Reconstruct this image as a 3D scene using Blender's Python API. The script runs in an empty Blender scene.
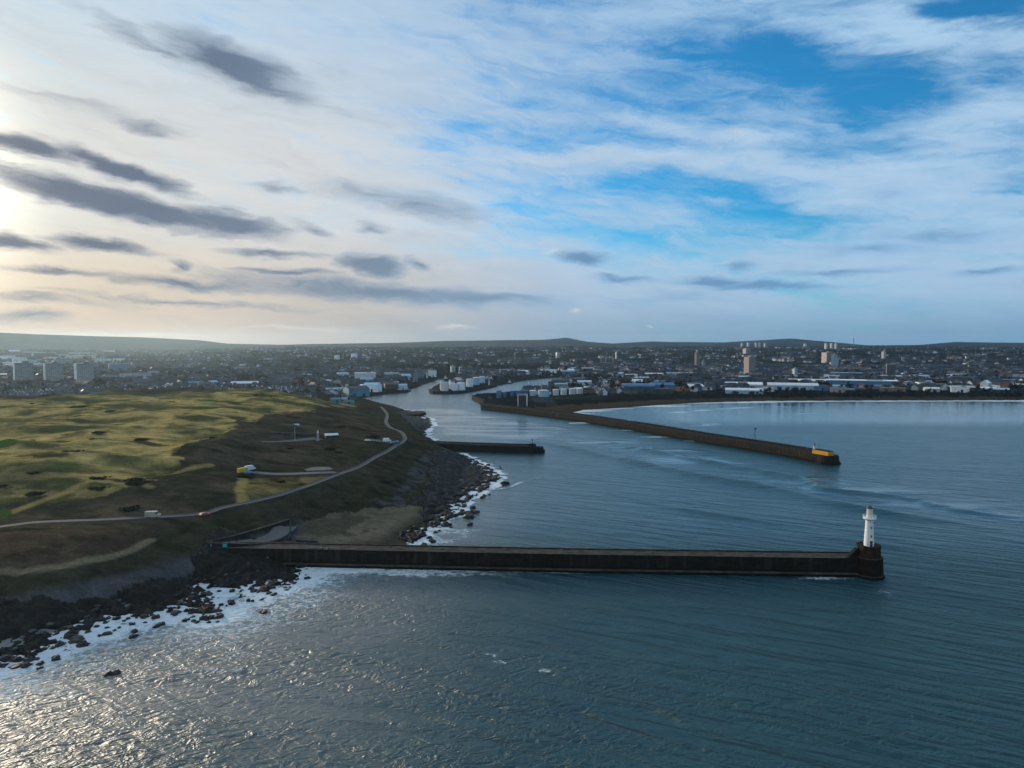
import bpy, math, random
import numpy as np
from mathutils import Vector, Matrix

# ------------------------------------------------------------------ camera, sky, sun, exposure
SC = bpy.context.scene
COL = SC.collection
HC = 80.0                                   # camera height above the water
FPX = 683.0                                 # focal length in pixels of a 1024 px wide frame
PITCH = math.atan(36.0 / FPX)
cd = bpy.data.cameras.new('camera'); cam = bpy.data.objects.new('camera', cd); COL.objects.link(cam)
cd.sensor_width = 36; cd.lens = FPX / 1024 * 36; cd.clip_start = 1; cd.clip_end = 60000
cam.location = (0, 0, HC); cam.rotation_euler = (math.pi / 2 - PITCH, 0, 0)
SC.camera = cam
SUN_AZ, SUN_EL = math.radians(-45), math.radians(10.5)
SC.view_settings.view_transform = 'Standard'; SC.view_settings.look = 'None'
SC.view_settings.exposure = 0.05; SC.view_settings.gamma = 1
SC.render.engine = 'CYCLES'
SC.cycles.use_denoising = True; SC.cycles.use_adaptive_sampling = True; SC.cycles.adaptive_threshold = .03
SC.cycles.max_bounces = 5; SC.cycles.diffuse_bounces = 2; SC.cycles.glossy_bounces = 3
SC.cycles.volume_bounces = 0; SC.cycles.transparent_max_bounces = 6
SC.cycles.sample_clamp_indirect = 4.0; SC.cycles.sample_clamp_direct = 1.3

def sdir(px, py):
    """direction in the world of a point of the photograph"""
    x = (px - 512) / FPX; u = -(py - 384) / FPX
    c, s = math.cos(PITCH), math.sin(PITCH)
    v = np.array([x, c + u * s, u * c - s]); return v / np.linalg.norm(v)
def azel(px, py):
    d = sdir(px, py); return math.atan2(d[0], d[1]), math.asin(d[2])

class NT:
    """small helper for node trees"""
    def __init__(s, tree): s.t = tree; s.n = tree.nodes; s.l = tree.links
    def node(s, typ, **kw):
        n = s.n.new(typ)
        for k, v in kw.items():
            if k == 'inp':
                for a, b in v.items():
                    if hasattr(b, 'is_output'): s.l.new(b, n.inputs[a])
                    else: n.inputs[a].default_value = b
            else: setattr(n, k, v)
        return n
    def m(s, op, a, b=None, c=None, clamp=False):
        n = s.n.new('ShaderNodeMath'); n.operation = op; n.use_clamp = clamp
        for i, v in enumerate((a, b, c)):
            if v is None: continue
            if hasattr(v, 'is_output'): s.l.new(v, n.inputs[i])
            else: n.inputs[i].default_value = v
        return n.outputs[0]
    def ramp(s, f, stops, interp='LINEAR'):
        n = s.n.new('ShaderNodeValToRGB'); r = n.color_ramp; r.interpolation = interp
        while len(r.elements) < len(stops): r.elements.new(0.5)
        for e, (p, c) in zip(r.elements, stops):
            e.position = p; e.color = (*c, 1) if len(c) == 3 else c
        s.l.new(f, n.inputs[0]); return n.outputs[0]
    def mix(s, f, a, b, blend='MIX', clamp=False):
        n = s.n.new('ShaderNodeMix'); n.data_type = 'RGBA'; n.blend_type = blend; n.clamp_factor = True
        for i, v in ((0, f), (6, a), (7, b)):
            if hasattr(v, 'is_output'): s.l.new(v, n.inputs[i])
            else: n.inputs[i].default_value = v if i == 0 else ((*v, 1) if len(v) == 3 else v)
        return n.outputs[2]
    def noise(s, vec, scale, detail=4, rough=.55, dist=0.0, color=False):
        n = s.node('ShaderNodeTexNoise', inp={'Scale': scale, 'Detail': detail, 'Roughness': rough, 'Distortion': dist})
        if vec is not None: s.l.new(vec, n.inputs['Vector'])
        return n.outputs[1 if color else 0]
    def mapping(s, vec, loc=(0, 0, 0), rot=(0, 0, 0), scale=(1, 1, 1), typ='POINT'):
        n = s.n.new('ShaderNodeMapping'); n.vector_type = typ
        n.inputs['Location'].default_value = loc; n.inputs['Rotation'].default_value = rot; n.inputs['Scale'].default_value = scale
        s.l.new(vec, n.inputs['Vector']); return n.outputs[0]
    def streak(s, vec, th, sx, sy, sz=1.0):
        """coordinates for a noise drawn out along the direction th"""
        return s.mapping(vec, rot=(0, 0, th), scale=(1 / sx, 1 / sy, 1 / sz), typ='TEXTURE')
    def smooth(s, v, lo, hi, a=0.0, b=1.0):
        n = s.node('ShaderNodeMapRange', interpolation_type='SMOOTHSTEP', inp={'From Min': lo, 'From Max': hi, 'To Min': a, 'To Max': b})
        s.l.new(v, n.inputs[0]); return n.outputs[0]

def lin(r, g, b):
    f = lambda c: (c / 255 / 12.92) if c <= 10 else ((c / 255 + .055) / 1.055) ** 2.4
    return (f(r), f(g), f(b))

def build_world():
    w = bpy.data.worlds.new('World'); SC.world = w; w.use_nodes = True
    N = NT(w.node_tree); N.n.clear()
    K = 0.1
    sky = N.node('ShaderNodeTexSky', sky_type='NISHITA', sun_disc=False, sun_elevation=SUN_EL, sun_rotation=SUN_AZ,
                 altitude=80, air_density=1.0, dust_density=0.6, ozone_density=3.0)
    d = N.node('ShaderNodeTexCoord').outputs['Generated']
    sp = N.node('ShaderNodeSeparateXYZ'); N.l.new(d, sp.inputs[0]); x, y, z = sp.outputs
    az = N.m('ARCTAN2', x, y); el = N.m('ARCSINE', z)
    P = N.node('ShaderNodeCombineXYZ', inp={0: az, 1: el, 2: 0.0}).outputs[0]
    # wispy warp of the cloud coordinates
    def warp(scale, amp, rot=0.12):
        q = N.mapping(P, rot=(0, 0, rot), scale=(scale, scale * 3.2, 1))
        c = N.noise(q, 1.0, 5, .6, 0.3, True)
        o = N.node('ShaderNodeVectorMath', operation='SUBTRACT', inp={1: (.5, .5, .5)}); N.l.new(c, o.inputs[0])
        o2 = N.node('ShaderNodeVectorMath', operation='MULTIPLY', inp={1: (amp, amp * .42, 0)}); N.l.new(o.outputs[0], o2.inputs[0])
        a = N.node('ShaderNodeVectorMath', operation='ADD'); N.l.new(P, a.inputs[0]); N.l.new(o2.outputs[0], a.inputs[1])
        return a.outputs[0]
    PW = warp(11.0, .075); PS = warp(7.0, .13)
    def blobs(lst, vec, shrink=False):
        acc = None
        for (px, py, rx, ry, rot, wgt) in lst:
            a, e = azel(px, py)
            a2, e2 = azel(px + rx, py); ra = abs(a2 - a) * (.86 if shrink else 1) + 1e-4
            re = abs(azel(px, py + ry)[1] - e) * (.86 if shrink else 1)
            q = N.mapping(vec, loc=(a, e, 0), rot=(0, 0, -math.radians(rot)), scale=(ra, re, 1), typ='TEXTURE')
            g = N.node('ShaderNodeTexGradient', gradient_type='SPHERICAL'); N.l.new(q, g.inputs[0])
            v = N.m('MULTIPLY', g.outputs['Fac'], wgt)
            acc = v if acc is None else N.m('MAXIMUM', acc, v)
        return acc
    # --- veil of high cloud: streaky noise, thick on the sun's side, torn open to blue on the other
    qa = N.streak(PS, -.16, 1.8, 7.5)
    qb = N.streak(PW, -.13, 3.6, 21.0)
    n1 = N.noise(qa, 1.6, 6, .58, .5); n2 = N.noise(qb, 1.4, 6, .62, .7)
    azn = N.m('ADD', N.m('MULTIPLY', az, 1 / 1.6), .5)        # 0..1 over -46..+46 degrees
    cov0 = N.ramp(azn, [(0.0, (1.15,) * 3), (.36, (1.0,) * 3), (.55, (.66,) * 3), (.72, (.50,) * 3), (1.0, (.54,) * 3)])
    holes = blobs(HOLES, PS); veils = blobs(VEILS, PS)
    cov = N.m('ADD', cov0, N.m('MULTIPLY', N.m('SUBTRACT', n1, .5), 1.1))
    cov = N.m('ADD', cov, N.m('MULTIPLY', N.m('SUBTRACT', n2, .5), 1.25))
    nf = N.noise(N.streak(PW, -.20, 11.0, 52.0), 1.0, 7, .68, 1.1)
    cov = N.m('ADD', cov, N.m('MULTIPLY', N.m('SUBTRACT', nf, .5), .85))
    cov = N.m('SUBTRACT', cov, N.m('MULTIPLY', holes, 1.05))
    cov = N.m('ADD', cov, N.m('MULTIPLY', veils, .55))
    lowfill = N.smooth(el, .03, .22, .5, 0.0)
    cov = N.m('ADD', cov, lowfill)
    cov = N.smooth(cov, -.02, 1.06, .02, .97)
    # --- colour of the lit cloud: warm and bright round the sun, blue-grey away from it
    top = N.ramp(azn, [(0, lin(198, 212, 221)), (.25, lin(194, 210, 222)), (.5, lin(170, 195, 219)), (.75, lin(168, 202, 228)), (1, lin(188, 215, 235))])
    mid = N.ramp(azn, [(0, lin(230, 216, 194)), (.14, lin(222, 213, 202)), (.32, lin(216, 212, 208)), (.5, lin(196, 209, 222)), (.75, lin(178, 204, 226)), (1, lin(176, 204, 228))])
    low = N.ramp(azn, [(0, lin(234, 198, 162)), (.2, lin(222, 194, 168)), (.38, lin(202, 190, 180)), (.55, lin(178, 194, 212)), (.75, lin(174, 199, 222)), (1, lin(168, 196, 221))])
    hor = N.ramp(azn, [(0, lin(208, 154, 126)), (.2, lin(204, 162, 140)), (.38, lin(184, 172, 168)), (.55, lin(146, 168, 190)), (.75, lin(136, 170, 198)), (1, lin(132, 168, 199))])
    c = N.mix(N.smooth(el, .012, .085), hor, low)
    c = N.mix(N.smooth(el, .07, .18), c, mid)
    c = N.mix(N.smooth(el, .22, .46), c, top)
    n3 = N.noise(N.streak(PW, -.10, 7.0, 42.0), 1.0, 5, .6, .4)
    c = N.mix(N.m('MULTIPLY', N.smooth(n2, .35, .7), .30), c, N.mix(1.0, c, (.76, .79, .84), 'MULTIPLY'))
    c = N.mix(N.m('MULTIPLY', N.smooth(n3, .35, .7), N.smooth(azn, .3, .7, .22, .26)), c, N.mix(1.0, c, (.70, .78, .86), 'MULTIPLY'))
    # --- the glow of the sun behind the veil (just outside the frame)
    S = (math.sin(SUN_AZ) * math.cos(SUN_EL), math.cos(SUN_AZ) * math.cos(SUN_EL), math.sin(SUN_EL))
    dot = N.node('ShaderNodeVectorMath', operation='DOT_PRODUCT', inp={1: S}); N.l.new(d, dot.inputs[0])
    ang = N.m('ARCCOSINE', N.m('MINIMUM', dot.outputs['Value'], 1.0))
    glow = N.m('EXPONENT', N.m('MULTIPLY', N.m('MULTIPLY', ang, ang), -85.0))
    glow2 = N.m('EXPONENT', N.m('MULTIPLY', ang, -3.2))
    # --- dark, unlit cloud banks
    dk = blobs(DARK, PW, True)
    n4 = N.noise(N.streak(PW, -.12, 11.0, 60.0), 1.0, 6, .62, .8)
    dk = N.m('ADD', dk, N.m('MULTIPLY', N.m('SUBTRACT', n2, .5), .62)); dk = N.m('ADD', dk, N.m('MULTIPLY', N.m('SUBTRACT', n4, .5), .6))
    core = N.smooth(dk, .15, .95)
    dk = N.smooth(dk, .0, .78)
    dcol = N.ramp(azn, [(0, lin(100, 102, 118)), (.2, lin(76, 92, 120)), (.36, lin(104, 124, 148)), (.5, lin(112, 144, 174)), (.6, lin(96, 140, 180)), (1, lin(120, 158, 194))])
    dcol = N.mix(core, N.mix(1.0, dcol, (1.5, 1.45, 1.38), 'MULTIPLY'), dcol)
    br = N.smooth(N.m('ADD', blobs(BRIGHT, PW), N.m('MULTIPLY', N.m('SUBTRACT', n2, .5), .4)), .12, .6)
    tint = N.mix(1.0, sky.outputs[0], (*SKYTINT, 1), 'MULTIPLY')
    c = N.mix(N.m('MULTIPLY', br, .75), c, lin(226, 222, 218))
    gl = N.m('ADD', N.m('MULTIPLY', glow, 3.2), N.m('MULTIPLY', glow2, .04))
    cc = N.mix(1.0, c, N.node('ShaderNodeCombineColor', inp={0: gl, 1: N.m('MULTIPLY', gl, .90), 2: N.m('MULTIPLY', gl, .70)}).outputs[0], 'ADD')
    ck = N.mix(1.0, cc, (1.0 / K, 1.03 / K, 1.06 / K), 'MULTIPLY')
    col = N.mix(cov, tint, ck)
    dkk = N.mix(1.0, dcol, (1 / K,) * 3, 'MULTIPLY')
    col = N.mix(N.m('MULTIPLY', dk, .93), col, dkk)
    bg = N.node('ShaderNodeBackground', inp={'Color': col, 'Strength': K})
    out = N.node('ShaderNodeOutputWorld'); N.l.new(bg.outputs[0], out.inputs[0])

SKYTINT = (.18, 1.30, 1.78)
# cloud features as (photo x, y, half width, half height, tilt down to the right, weight): turned into azimuth and elevation
DARK = [(240, 68, 120, 36, 14, 1.0), (160, 50, 130, 22, 18, .5), (30, 148, 110, 17, 6, .95), (125, 172, 115, 17, 14, 1.05), (112, 203, 210, 25, 10, 1.25), (150, 128, 60, 12, 4, .4),
        (225, 222, 95, 20, 6, 1.15), (10, 242, 75, 15, 6, .95), (98, 244, 80, 11, 4, .95), (268, 252, 80, 7, 2, .85), (292, 271, 85, 7, 2, .85),
        (277, 187, 55, 8, 2, .55), (177, 265, 18, 11, 0, .7), (372, 265, 55, 19, 5, 1.3), (418, 263, 26, 10, 10, .65), (370, 230, 34, 9, 0, .75),
        (310, 230, 44, 10, 18, .55), (380, 291, 260, 20, 3.5, .95), (180, 282, 140, 12, 3, .7), (490, 298, 110, 15, 3, .8), (22, 316, 75, 11, 0, .65),
        (60, 272, 120, 8, 2, .6), (584, 257, 42, 13, 6, 1.1), (622, 278, 60, 8, 2, .9), (742, 265, 40, 10, 0, .8), (705, 280, 80, 10, 3, 1.0), (770, 286, 150, 9, 3, .9),
        (840, 273, 130, 7, 0, .75), (985, 273, 75, 7, 0, .8), (868, 250, 120, 12, 2, .6), (940, 236, 125, 13, 3, .6), (890, 195, 60, 20, 0, .5), (420, 206, 200, 24, 8, .55), (180, 302, 220, 7, 2, .5), (40, 300, 150, 8, 1, .5), (300, 100, 160, 12, 10, .3), (60, 100, 140, 12, 8, .3),
        (520, 300, 120, 18, 2, .6), (900, 306, 180, 12, 0, .4), (650, 300, 150, 14, 0, .35)]
HOLES = [(795, 62, 120, 52, 8, .62), (880, 86, 140, 44, 12, .72), (985, 10, 90, 24, 10, .8), (1010, 75, 60, 24, 10, .55), (640, 188, 150, 18, 5, .42), (760, 212, 150, 14, 7, .36), (600, 110, 150, 46, 8, .42),
         (540, 140, 80, 18, 8, .45), (690, 70, 120, 40, 5, .40), (1015, 185, 40, 12, 0, .5), (470, 130, 100, 50, 6, .25), (500, 250, 140, 20, 3, .35), (620, 238, 180, 20, 3, .35), (560, 190, 160, 40, 6, .3), (830, 150, 120, 20, 8, .25)]
VEILS = [(640, 122, 160, 18, 14, 1.1), (740, 138, 80, 16, 6, 1.0), (900, 32, 170, 26, 14, 1.15), (980, 105, 110, 60, 0, .9), (620, 14, 160, 16, 3, .6),
         (780, 165, 260, 22, 6, .95), (900, 178, 200, 36, 4, .7), (640, 160, 180, 12, 4, .8)]
BRIGHT = [(457, 328, 40, 5, 3, .5), (650, 326, 9, 4, 0, .45), (575, 310, 16, 5, 0, .5), (300, 328, 140, 7, 0, .4), (120, 335, 220, 8, 0, .35), (560, 253, 24, 7, 0, .7), (730, 262, 18, 6, 0, .6), (690, 277, 18, 5, 0, .6), (480, 200, 90, 14, 8, .45), (730, 132, 50, 14, 4, .4)]
build_world()
SC.world.cycles.sampling_method = 'MANUAL'; SC.world.cycles.sample_map_resolution = 256
sl = bpy.data.lights.new('sun', 'SUN'); sl.energy = 3.3; sl.angle = math.radians(4.5); sl.color = (1.0, .84, .62)
so = bpy.data.objects.new('sun', sl); COL.objects.link(so)
so.rotation_euler = Vector((math.sin(SUN_AZ) * math.cos(SUN_EL), math.cos(SUN_AZ) * math.cos(SUN_EL), math.sin(SUN_EL))).to_track_quat('Z', 'Y').to_euler()

# ------------------------------------------------------------------ helpers
def tag(o, label=None, cat=None, group=None, kind=None):
    if label: o['label'] = label
    if cat: o['category'] = cat
    if group: o['group'] = group
    if kind: o['kind'] = kind
    return o
def thing(name, label, cat, loc=(0, 0, 0), rz=0.0, group=None):
    o = bpy.data.objects.new(name, None); COL.objects.link(o); o.empty_display_size = .5
    o.location = loc; o.rotation_euler = (0, 0, rz)
    return tag(o, label, cat, group)
def link_mesh(name, me, mats, parent=None):
    for m in (mats if isinstance(mats, (list, tuple)) else [mats]): me.materials.append(m)
    o = bpy.data.objects.new(name, me); COL.objects.link(o)
    if parent is not None: o.parent = parent
    return o
def copy_tree(root, loc, rz, label=None, scale=None, group=None):
    r = root.copy(); COL.objects.link(r); r.location = loc; r.rotation_euler = (0, 0, rz)
    if scale is not None: r.scale = scale
    if label: r['label'] = label
    if group: r['group'] = group
    for ch in list(root.children):
        c = ch.copy(); COL.objects.link(c); c.parent = r
        for g in list(ch.children):
            e = g.copy(); COL.objects.link(e); e.parent = c
    return r

class MB:
    """collects simple shapes; build() links them as one mesh"""
    def __init__(s): s.v = []; s.f = []; s.mi = []
    def add(s, vs, fs, mi=0):
        b = len(s.v); s.v += [tuple(map(float, p)) for p in vs]; s.f += [tuple(b + i for i in f) for f in fs]; s.mi += [mi] * len(fs); return s
    def box(s, c, d, mi=0, rz=0.0, taper=0.0):
        x, y, z = d[0] / 2, d[1] / 2, d[2] / 2; t = 1 - taper; co, si = math.cos(rz), math.sin(rz)
        P = [(-x, -y, -z), (x, -y, -z), (x, y, -z), (-x, y, -z), (-x * t, -y * t, z), (x * t, -y * t, z), (x * t, y * t, z), (-x * t, y * t, z)]
        P = [(c[0] + p[0] * co - p[1] * si, c[1] + p[0] * si + p[1] * co, c[2] + p[2]) for p in P]
        return s.add(P, [(0, 3, 2, 1), (4, 5, 6, 7), (0, 1, 5, 4), (1, 2, 6, 5), (2, 3, 7, 6), (3, 0, 4, 7)], mi)
    def lathe(s, prof, n=16, c=(0, 0), mi=0, cap=True, smooth=False):
        vs = []; fs = []
        for r, z in prof:
            for k in range(n):
                a = 2 * math.pi * k / n; vs.append((c[0] + r * math.cos(a), c[1] + r * math.sin(a), z))
        for j in range(len(prof) - 1):
            for k in range(n):
                a, b = j * n + k, j * n + (k + 1) % n; fs.append((a, b, b + n, a + n))
        if cap:
            fs.append(tuple(range(n - 1, -1, -1))); fs.append(tuple(range((len(prof) - 1) * n, len(prof) * n)))
        return s.add(vs, fs, mi)
    def tube(s, a, b, r, n=6, mi=0, r2=None):
        a, b = Vector(a), Vector(b); d = (b - a).normalized(); u = d.orthogonal().normalized(); w = d.cross(u); r2 = r if r2 is None else r2
        vs = [tuple(p + (u * math.cos(2 * math.pi * k / n) + w * math.sin(2 * math.pi * k / n)) * rr) for p, rr in ((a, r), (b, r2)) for k in range(n)]
        fs = [(k, (k + 1) % n, n + (k + 1) % n, n + k) for k in range(n)] + [tuple(range(n - 1, -1, -1)), tuple(range(n, 2 * n))]
        return s.add(vs, fs, mi)
    def prism(s, pts, z0, z1, mi=0, inset=0.0):
        n = len(pts); cx = sum(p[0] for p in pts) / n; cy = sum(p[1] for p in pts) / n
        ar = sum(pts[i][0] * pts[(i + 1) % n][1] - pts[(i + 1) % n][0] * pts[i][1] for i in range(n))
        if ar < 0: pts = pts[::-1]
        k = 1 - inset
        vs = [(p[0], p[1], z0) for p in pts] + [(cx + (p[0] - cx) * k, cy + (p[1] - cy) * k, z1) for p in pts]
        fs = [tuple(range(n - 1, -1, -1)), tuple(range(n, 2 * n))] + [(i, (i + 1) % n, n + (i + 1) % n, n + i) for i in range(n)]
        return s.add(vs, fs, mi)
    def gable(s, L, W, h, rh, over=.3, mi=0, mr=1, c=(0, 0, 0), walls=True, roof=True):
        """gabled shed, ridge along x"""
        x, y = L / 2, W / 2; a, b, e = c
        if walls:
            P = [(-x, -y, 0), (x, -y, 0), (x, y, 0), (-x, y, 0), (-x, -y, h), (x, -y, h), (x, y, h), (-x, y, h), (-x, 0, h + rh), (x, 0, h + rh)]
            s.add([(p[0] + a, p[1] + b, p[2] + e) for p in P], [(0, 1, 5, 4), (2, 3, 7, 6), (1, 2, 6, 9, 5), (3, 0, 4, 8, 7)], mi)
        if roof:
            k = rh / y; o = over; t = .22
            P = [(-x - o, -y - o, h - k * o), (x + o, -y - o, h - k * o), (x + o, 0, h + rh), (-x - o, 0, h + rh), (x + o, y + o, h - k * o), (-x - o, y + o, h - k * o)]
            P = [(p[0] + a, p[1] + b, p[2] + e + .02) for p in P] + [(p[0] + a, p[1] + b, p[2] + e + t) for p in P]
            s.add(P, [(6, 7, 8, 9), (9, 8, 10, 11), (0, 3, 2, 1), (3, 5, 4, 2), (0, 1, 7, 6), (4, 5, 11, 10), (1, 2, 8, 7), (2, 4, 10, 8), (5, 3, 9, 11), (3, 0, 6, 9)], mr)
        return s
    def arch(s, L, W, h, rh, n=8, mi=0, mr=1, walls=True, roof=True):
        x, y = L / 2, W / 2
        arc = [(-y * math.cos(math.pi * k / n), h + rh * math.sin(math.pi * k / n)) for k in range(n + 1)]
        if walls:
            vs = [(-x, -y, 0), (-x, y, 0), (x, -y, 0), (x, y, 0)] + [(-x, a, b) for a, b in arc] + [(x, a, b) for a, b in arc]
            m = 4 + n + 1
            s.add(vs, [(0, 2, m, 4), (3, 1, 4 + n, m + n), tuple([1, 0] + list(range(4, 4 + n + 1))), tuple([2, 3] + list(range(m + n, m - 1, -1)))], mi)
        if roof:
            vs = [(sx * (x + .3), a * 1.01, b + .05) for sx in (-1, 1) for a, b in arc]
            s.add(vs, [(k, n + 1 + k, n + 2 + k, k + 1) for k in range(n)], mr)
        return s
    def mesh(s, name):
        me = bpy.data.meshes.new(name); me.from_pydata(s.v, [], s.f); me.polygons.foreach_set('material_index', s.mi); me.update(); return me
    def build(s, name, mats, parent=None, smooth=False):
        me = s.mesh(name)
        if smooth: me.polygons.foreach_set('use_smooth', [True] * len(me.polygons))
        return link_mesh(name, me, mats, parent)

def fast_mesh(name, V, Q, smooth=True, attrs=None):
    """V (n,3), Q (m,4) arrays to a mesh, quickly; attrs: {name: (n,) or (n,3)} on the points"""
    me = bpy.data.meshes.new(name)
    n, m = len(V), len(Q); k = Q.shape[1]
    me.vertices.add(n); me.vertices.foreach_set('co', np.ascontiguousarray(V, np.float32).ravel())
    me.loops.add(m * k); me.loops.foreach_set('vertex_index', np.ascontiguousarray(Q, np.int32).ravel())
    me.polygons.add(m); me.polygons.foreach_set('loop_start', np.arange(m, dtype=np.int32) * k)
    me.update(calc_edges=True)
    me.polygons.foreach_set('use_smooth', np.full(m, smooth))
    for a, val in (attrs or {}).items():
        if val.ndim == 1:
            at = me.attributes.new(a, 'FLOAT', 'POINT'); at.data.foreach_set('value', np.ascontiguousarray(val, np.float32))
        else:
            at = me.attributes.new(a, 'FLOAT_COLOR', 'POINT'); c = np.ones((n, 4), np.float32); c[:, :3] = val; at.data.foreach_set('color', c.ravel())
    me.validate(); return me

def h2(ix, iy, seed=0):
    h = (ix.astype(np.int64) * 374761393 + iy.astype(np.int64) * 668265263 + seed * 974711) & 0x7fffffff
    h = ((h ^ (h >> 13)) * 1274126177) & 0x7fffffff
    return ((h ^ (h >> 16)) & 0xffffff) / float(0xffffff)
def vnoise(x, y, seed=0):
    ix, iy = np.floor(x), np.floor(y); fx, fy = x - ix, y - iy
    fx = fx * fx * fx * (fx * (fx * 6 - 15) + 10); fy = fy * fy * fy * (fy * (fy * 6 - 15) + 10)
    a = h2(ix, iy, seed); b = h2(ix + 1, iy, seed); c = h2(ix, iy + 1, seed); d = h2(ix + 1, iy + 1, seed)
    return (a * (1 - fx) + b * fx) * (1 - fy) + (c * (1 - fx) + d * fx) * fy
def fbm(x, y, oct=4, seed=0, gain=.5):
    s = 0.0; a = 1.0; t = 0.0
    for o in range(oct):
        s = s + a * (vnoise(x, y, seed + o * 17) - .5); t += a; a *= gain; x, y = x * 2.03 + 11.3, y * 2.03 - 7.7
    return s / t * 2                                    # about -1..1
def sstep(v, a, b): t = np.clip((v - a) / (b - a), 0, 1); return t * t * (3 - 2 * t)
def inside(poly, X, Y):
    r = np.zeros(X.shape, bool); n = len(poly)
    for i in range(n):
        (x1, y1), (x2, y2) = poly[i], poly[(i + 1) % n]
        if y1 == y2: continue
        r ^= ((y1 > Y) != (y2 > Y)) & (X < (x2 - x1) * (Y - y1) / (y2 - y1) + x1)
    return r
def dist_line(pts, X, Y, closed=False):
    d = np.full(X.shape, 1e12); n = len(pts)
    for i in range(n if closed else n - 1):
        (x1, y1), (x2, y2) = pts[i], pts[(i + 1) % n]
        dx, dy = x2 - x1, y2 - y1; L = dx * dx + dy * dy + 1e-9
        t = np.clip(((X - x1) * dx + (Y - y1) * dy) / L, 0, 1)
        d = np.minimum(d, (X - x1 - t * dx) ** 2 + (Y - y1 - t * dy) ** 2)
    return np.sqrt(d)
def ground(px, py, z=0.0):
    """where the line of sight of a photo pixel meets the level z"""
    d = sdir(px, py); t = (z - HC) / d[2]; return (d[0] * t, d[1] * t)
def smooth_line(pts, step):
    """Catmull-Rom through points, resampled"""
    P = [np.array(p, float) for p in pts]; P = [2 * P[0] - P[1]] + P + [2 * P[-1] - P[-2]]; out = []
    for i in range(1, len(P) - 2):
        n = max(2, int(np.linalg.norm(P[i + 1] - P[i]) / step))
        for k in range(n):
            t = k / n; a, b, c, d = P[i - 1], P[i], P[i + 1], P[i + 2]
            out.append(.5 * (2 * b + (c - a) * t + (2 * a - 5 * b + 4 * c - d) * t * t + (3 * b - a - 3 * c + d) * t ** 3))
    out.append(P[-2]); return out
# ------------------------------------------------------------------ the lie of the land
G = lambda *pts: [ground(px, py, z) for px, py, z in pts]
COAST_HEAD = [(-220, 700), (-120, 688), (-40, 672), (0, 663), (30, 659), (56, 641), (90, 630), (97, 614), (140, 615), (186, 611), (214, 612), (198, 586), (226, 591), (249, 586),
              (268, 593), (290, 584), (302, 566), (404, 549), (416, 541), (423, 532), (440, 524), (455, 517), (458, 508), (474, 496), (486, 488), (500, 478), (493, 470), (480, 463),
              (466, 456), (452, 452), (440, 446), (428, 437), (424, 431), (433, 426), (430, 419), (420, 414), (404, 409.5), (392, 405.5), (377, 403), (362, 400.5)]
RIVER_S = [(364, 396.5), (389, 393.3), (407, 392), (410, 389), (421, 385), (437, 379.8), (444, 377.6)]
RIVER_M = [(450, 377.6), (446, 382), (438, 386), (430, 391), (438, 393.4), (461, 392.8), (483, 389), (496, 386), (511, 383), (527, 380), (566, 377.2), (568, 378.6),
           (548, 381.6), (547, 390), (531, 392.6), (512, 394.6), (496, 396), (474, 397), (471, 399.2), (480, 402), (481, 408)]
COAST_N = [(484, 409), (537, 412.5), (562, 414.5), (571, 413.3), (584, 410), (612, 408.6), (662, 405), (704, 402.7), (768, 401.2), (900, 400.6), (1024, 400.3), (1300, 400)]
WATER = [ground(px, py) for px, py in COAST_HEAD + RIVER_S + RIVER_M + COAST_N] + [(9000, 800), (9000, -9000), (-9000, -9000), (-900, 40)]
NORTH_LINE = [ground(px, py) for px, py in COAST_N[1:]]

def main_z(X, Y):
    """the town's ground: flat by the sea, rising to the hills"""
    D = np.hypot(X, Y); px = 512 + FPX * X / np.maximum(Y, 1)
    left = sstep(px, 330, 160)
    z = np.interp(D, [0, 900, 1500, 2500, 4000, 5600, 6600, 7600, 9000, 11500], [5, 5, 8, 24, 56, 80, 66, 80, 100, 90])
    zl = np.interp(D, [0, 900, 1500, 1900, 2500, 4000, 6500, 9000, 11500], [7, 9, 14, 22, 12, 24, 56, 90, 90])
    z = z * (1 - left) + zl * left
    sky = np.interp(px, [-400, -100, 0, 87, 140, 200, 228, 280, 343, 396, 446, 512, 545, 567, 587, 612, 650, 672, 724, 768, 790, 830, 868, 918, 955, 1024, 1100, 1400],
                    [338, 336, 336, 338, 339, 341, 344, 345, 343.7, 343, 341, 340.3, 340, 338, 342, 343.7, 341.7, 342.5, 343, 340.5, 339.2, 342.5, 345.7, 345.5, 343, 344, 343, 342])
    far = HC + (348 - sky) / FPX * 9000
    return z, far, D, px
def main_full(X, Y):
    z, far, D, px = main_z(X, Y)
    z = z + fbm(X / 420, Y / 420, 4, 3) * np.interp(D, [1000, 1800, 4000], [0, 6, 12])
    w = sstep(D, 6800, 8800) * (1 - .5 * sstep(D, 9500, 11500))
    z = z * (1 - w) + (far + fbm(X / 700, Y / 700, 4, 8) * 6) * w
    # the near shore: a grassy bank along the promenade
    return z
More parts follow.
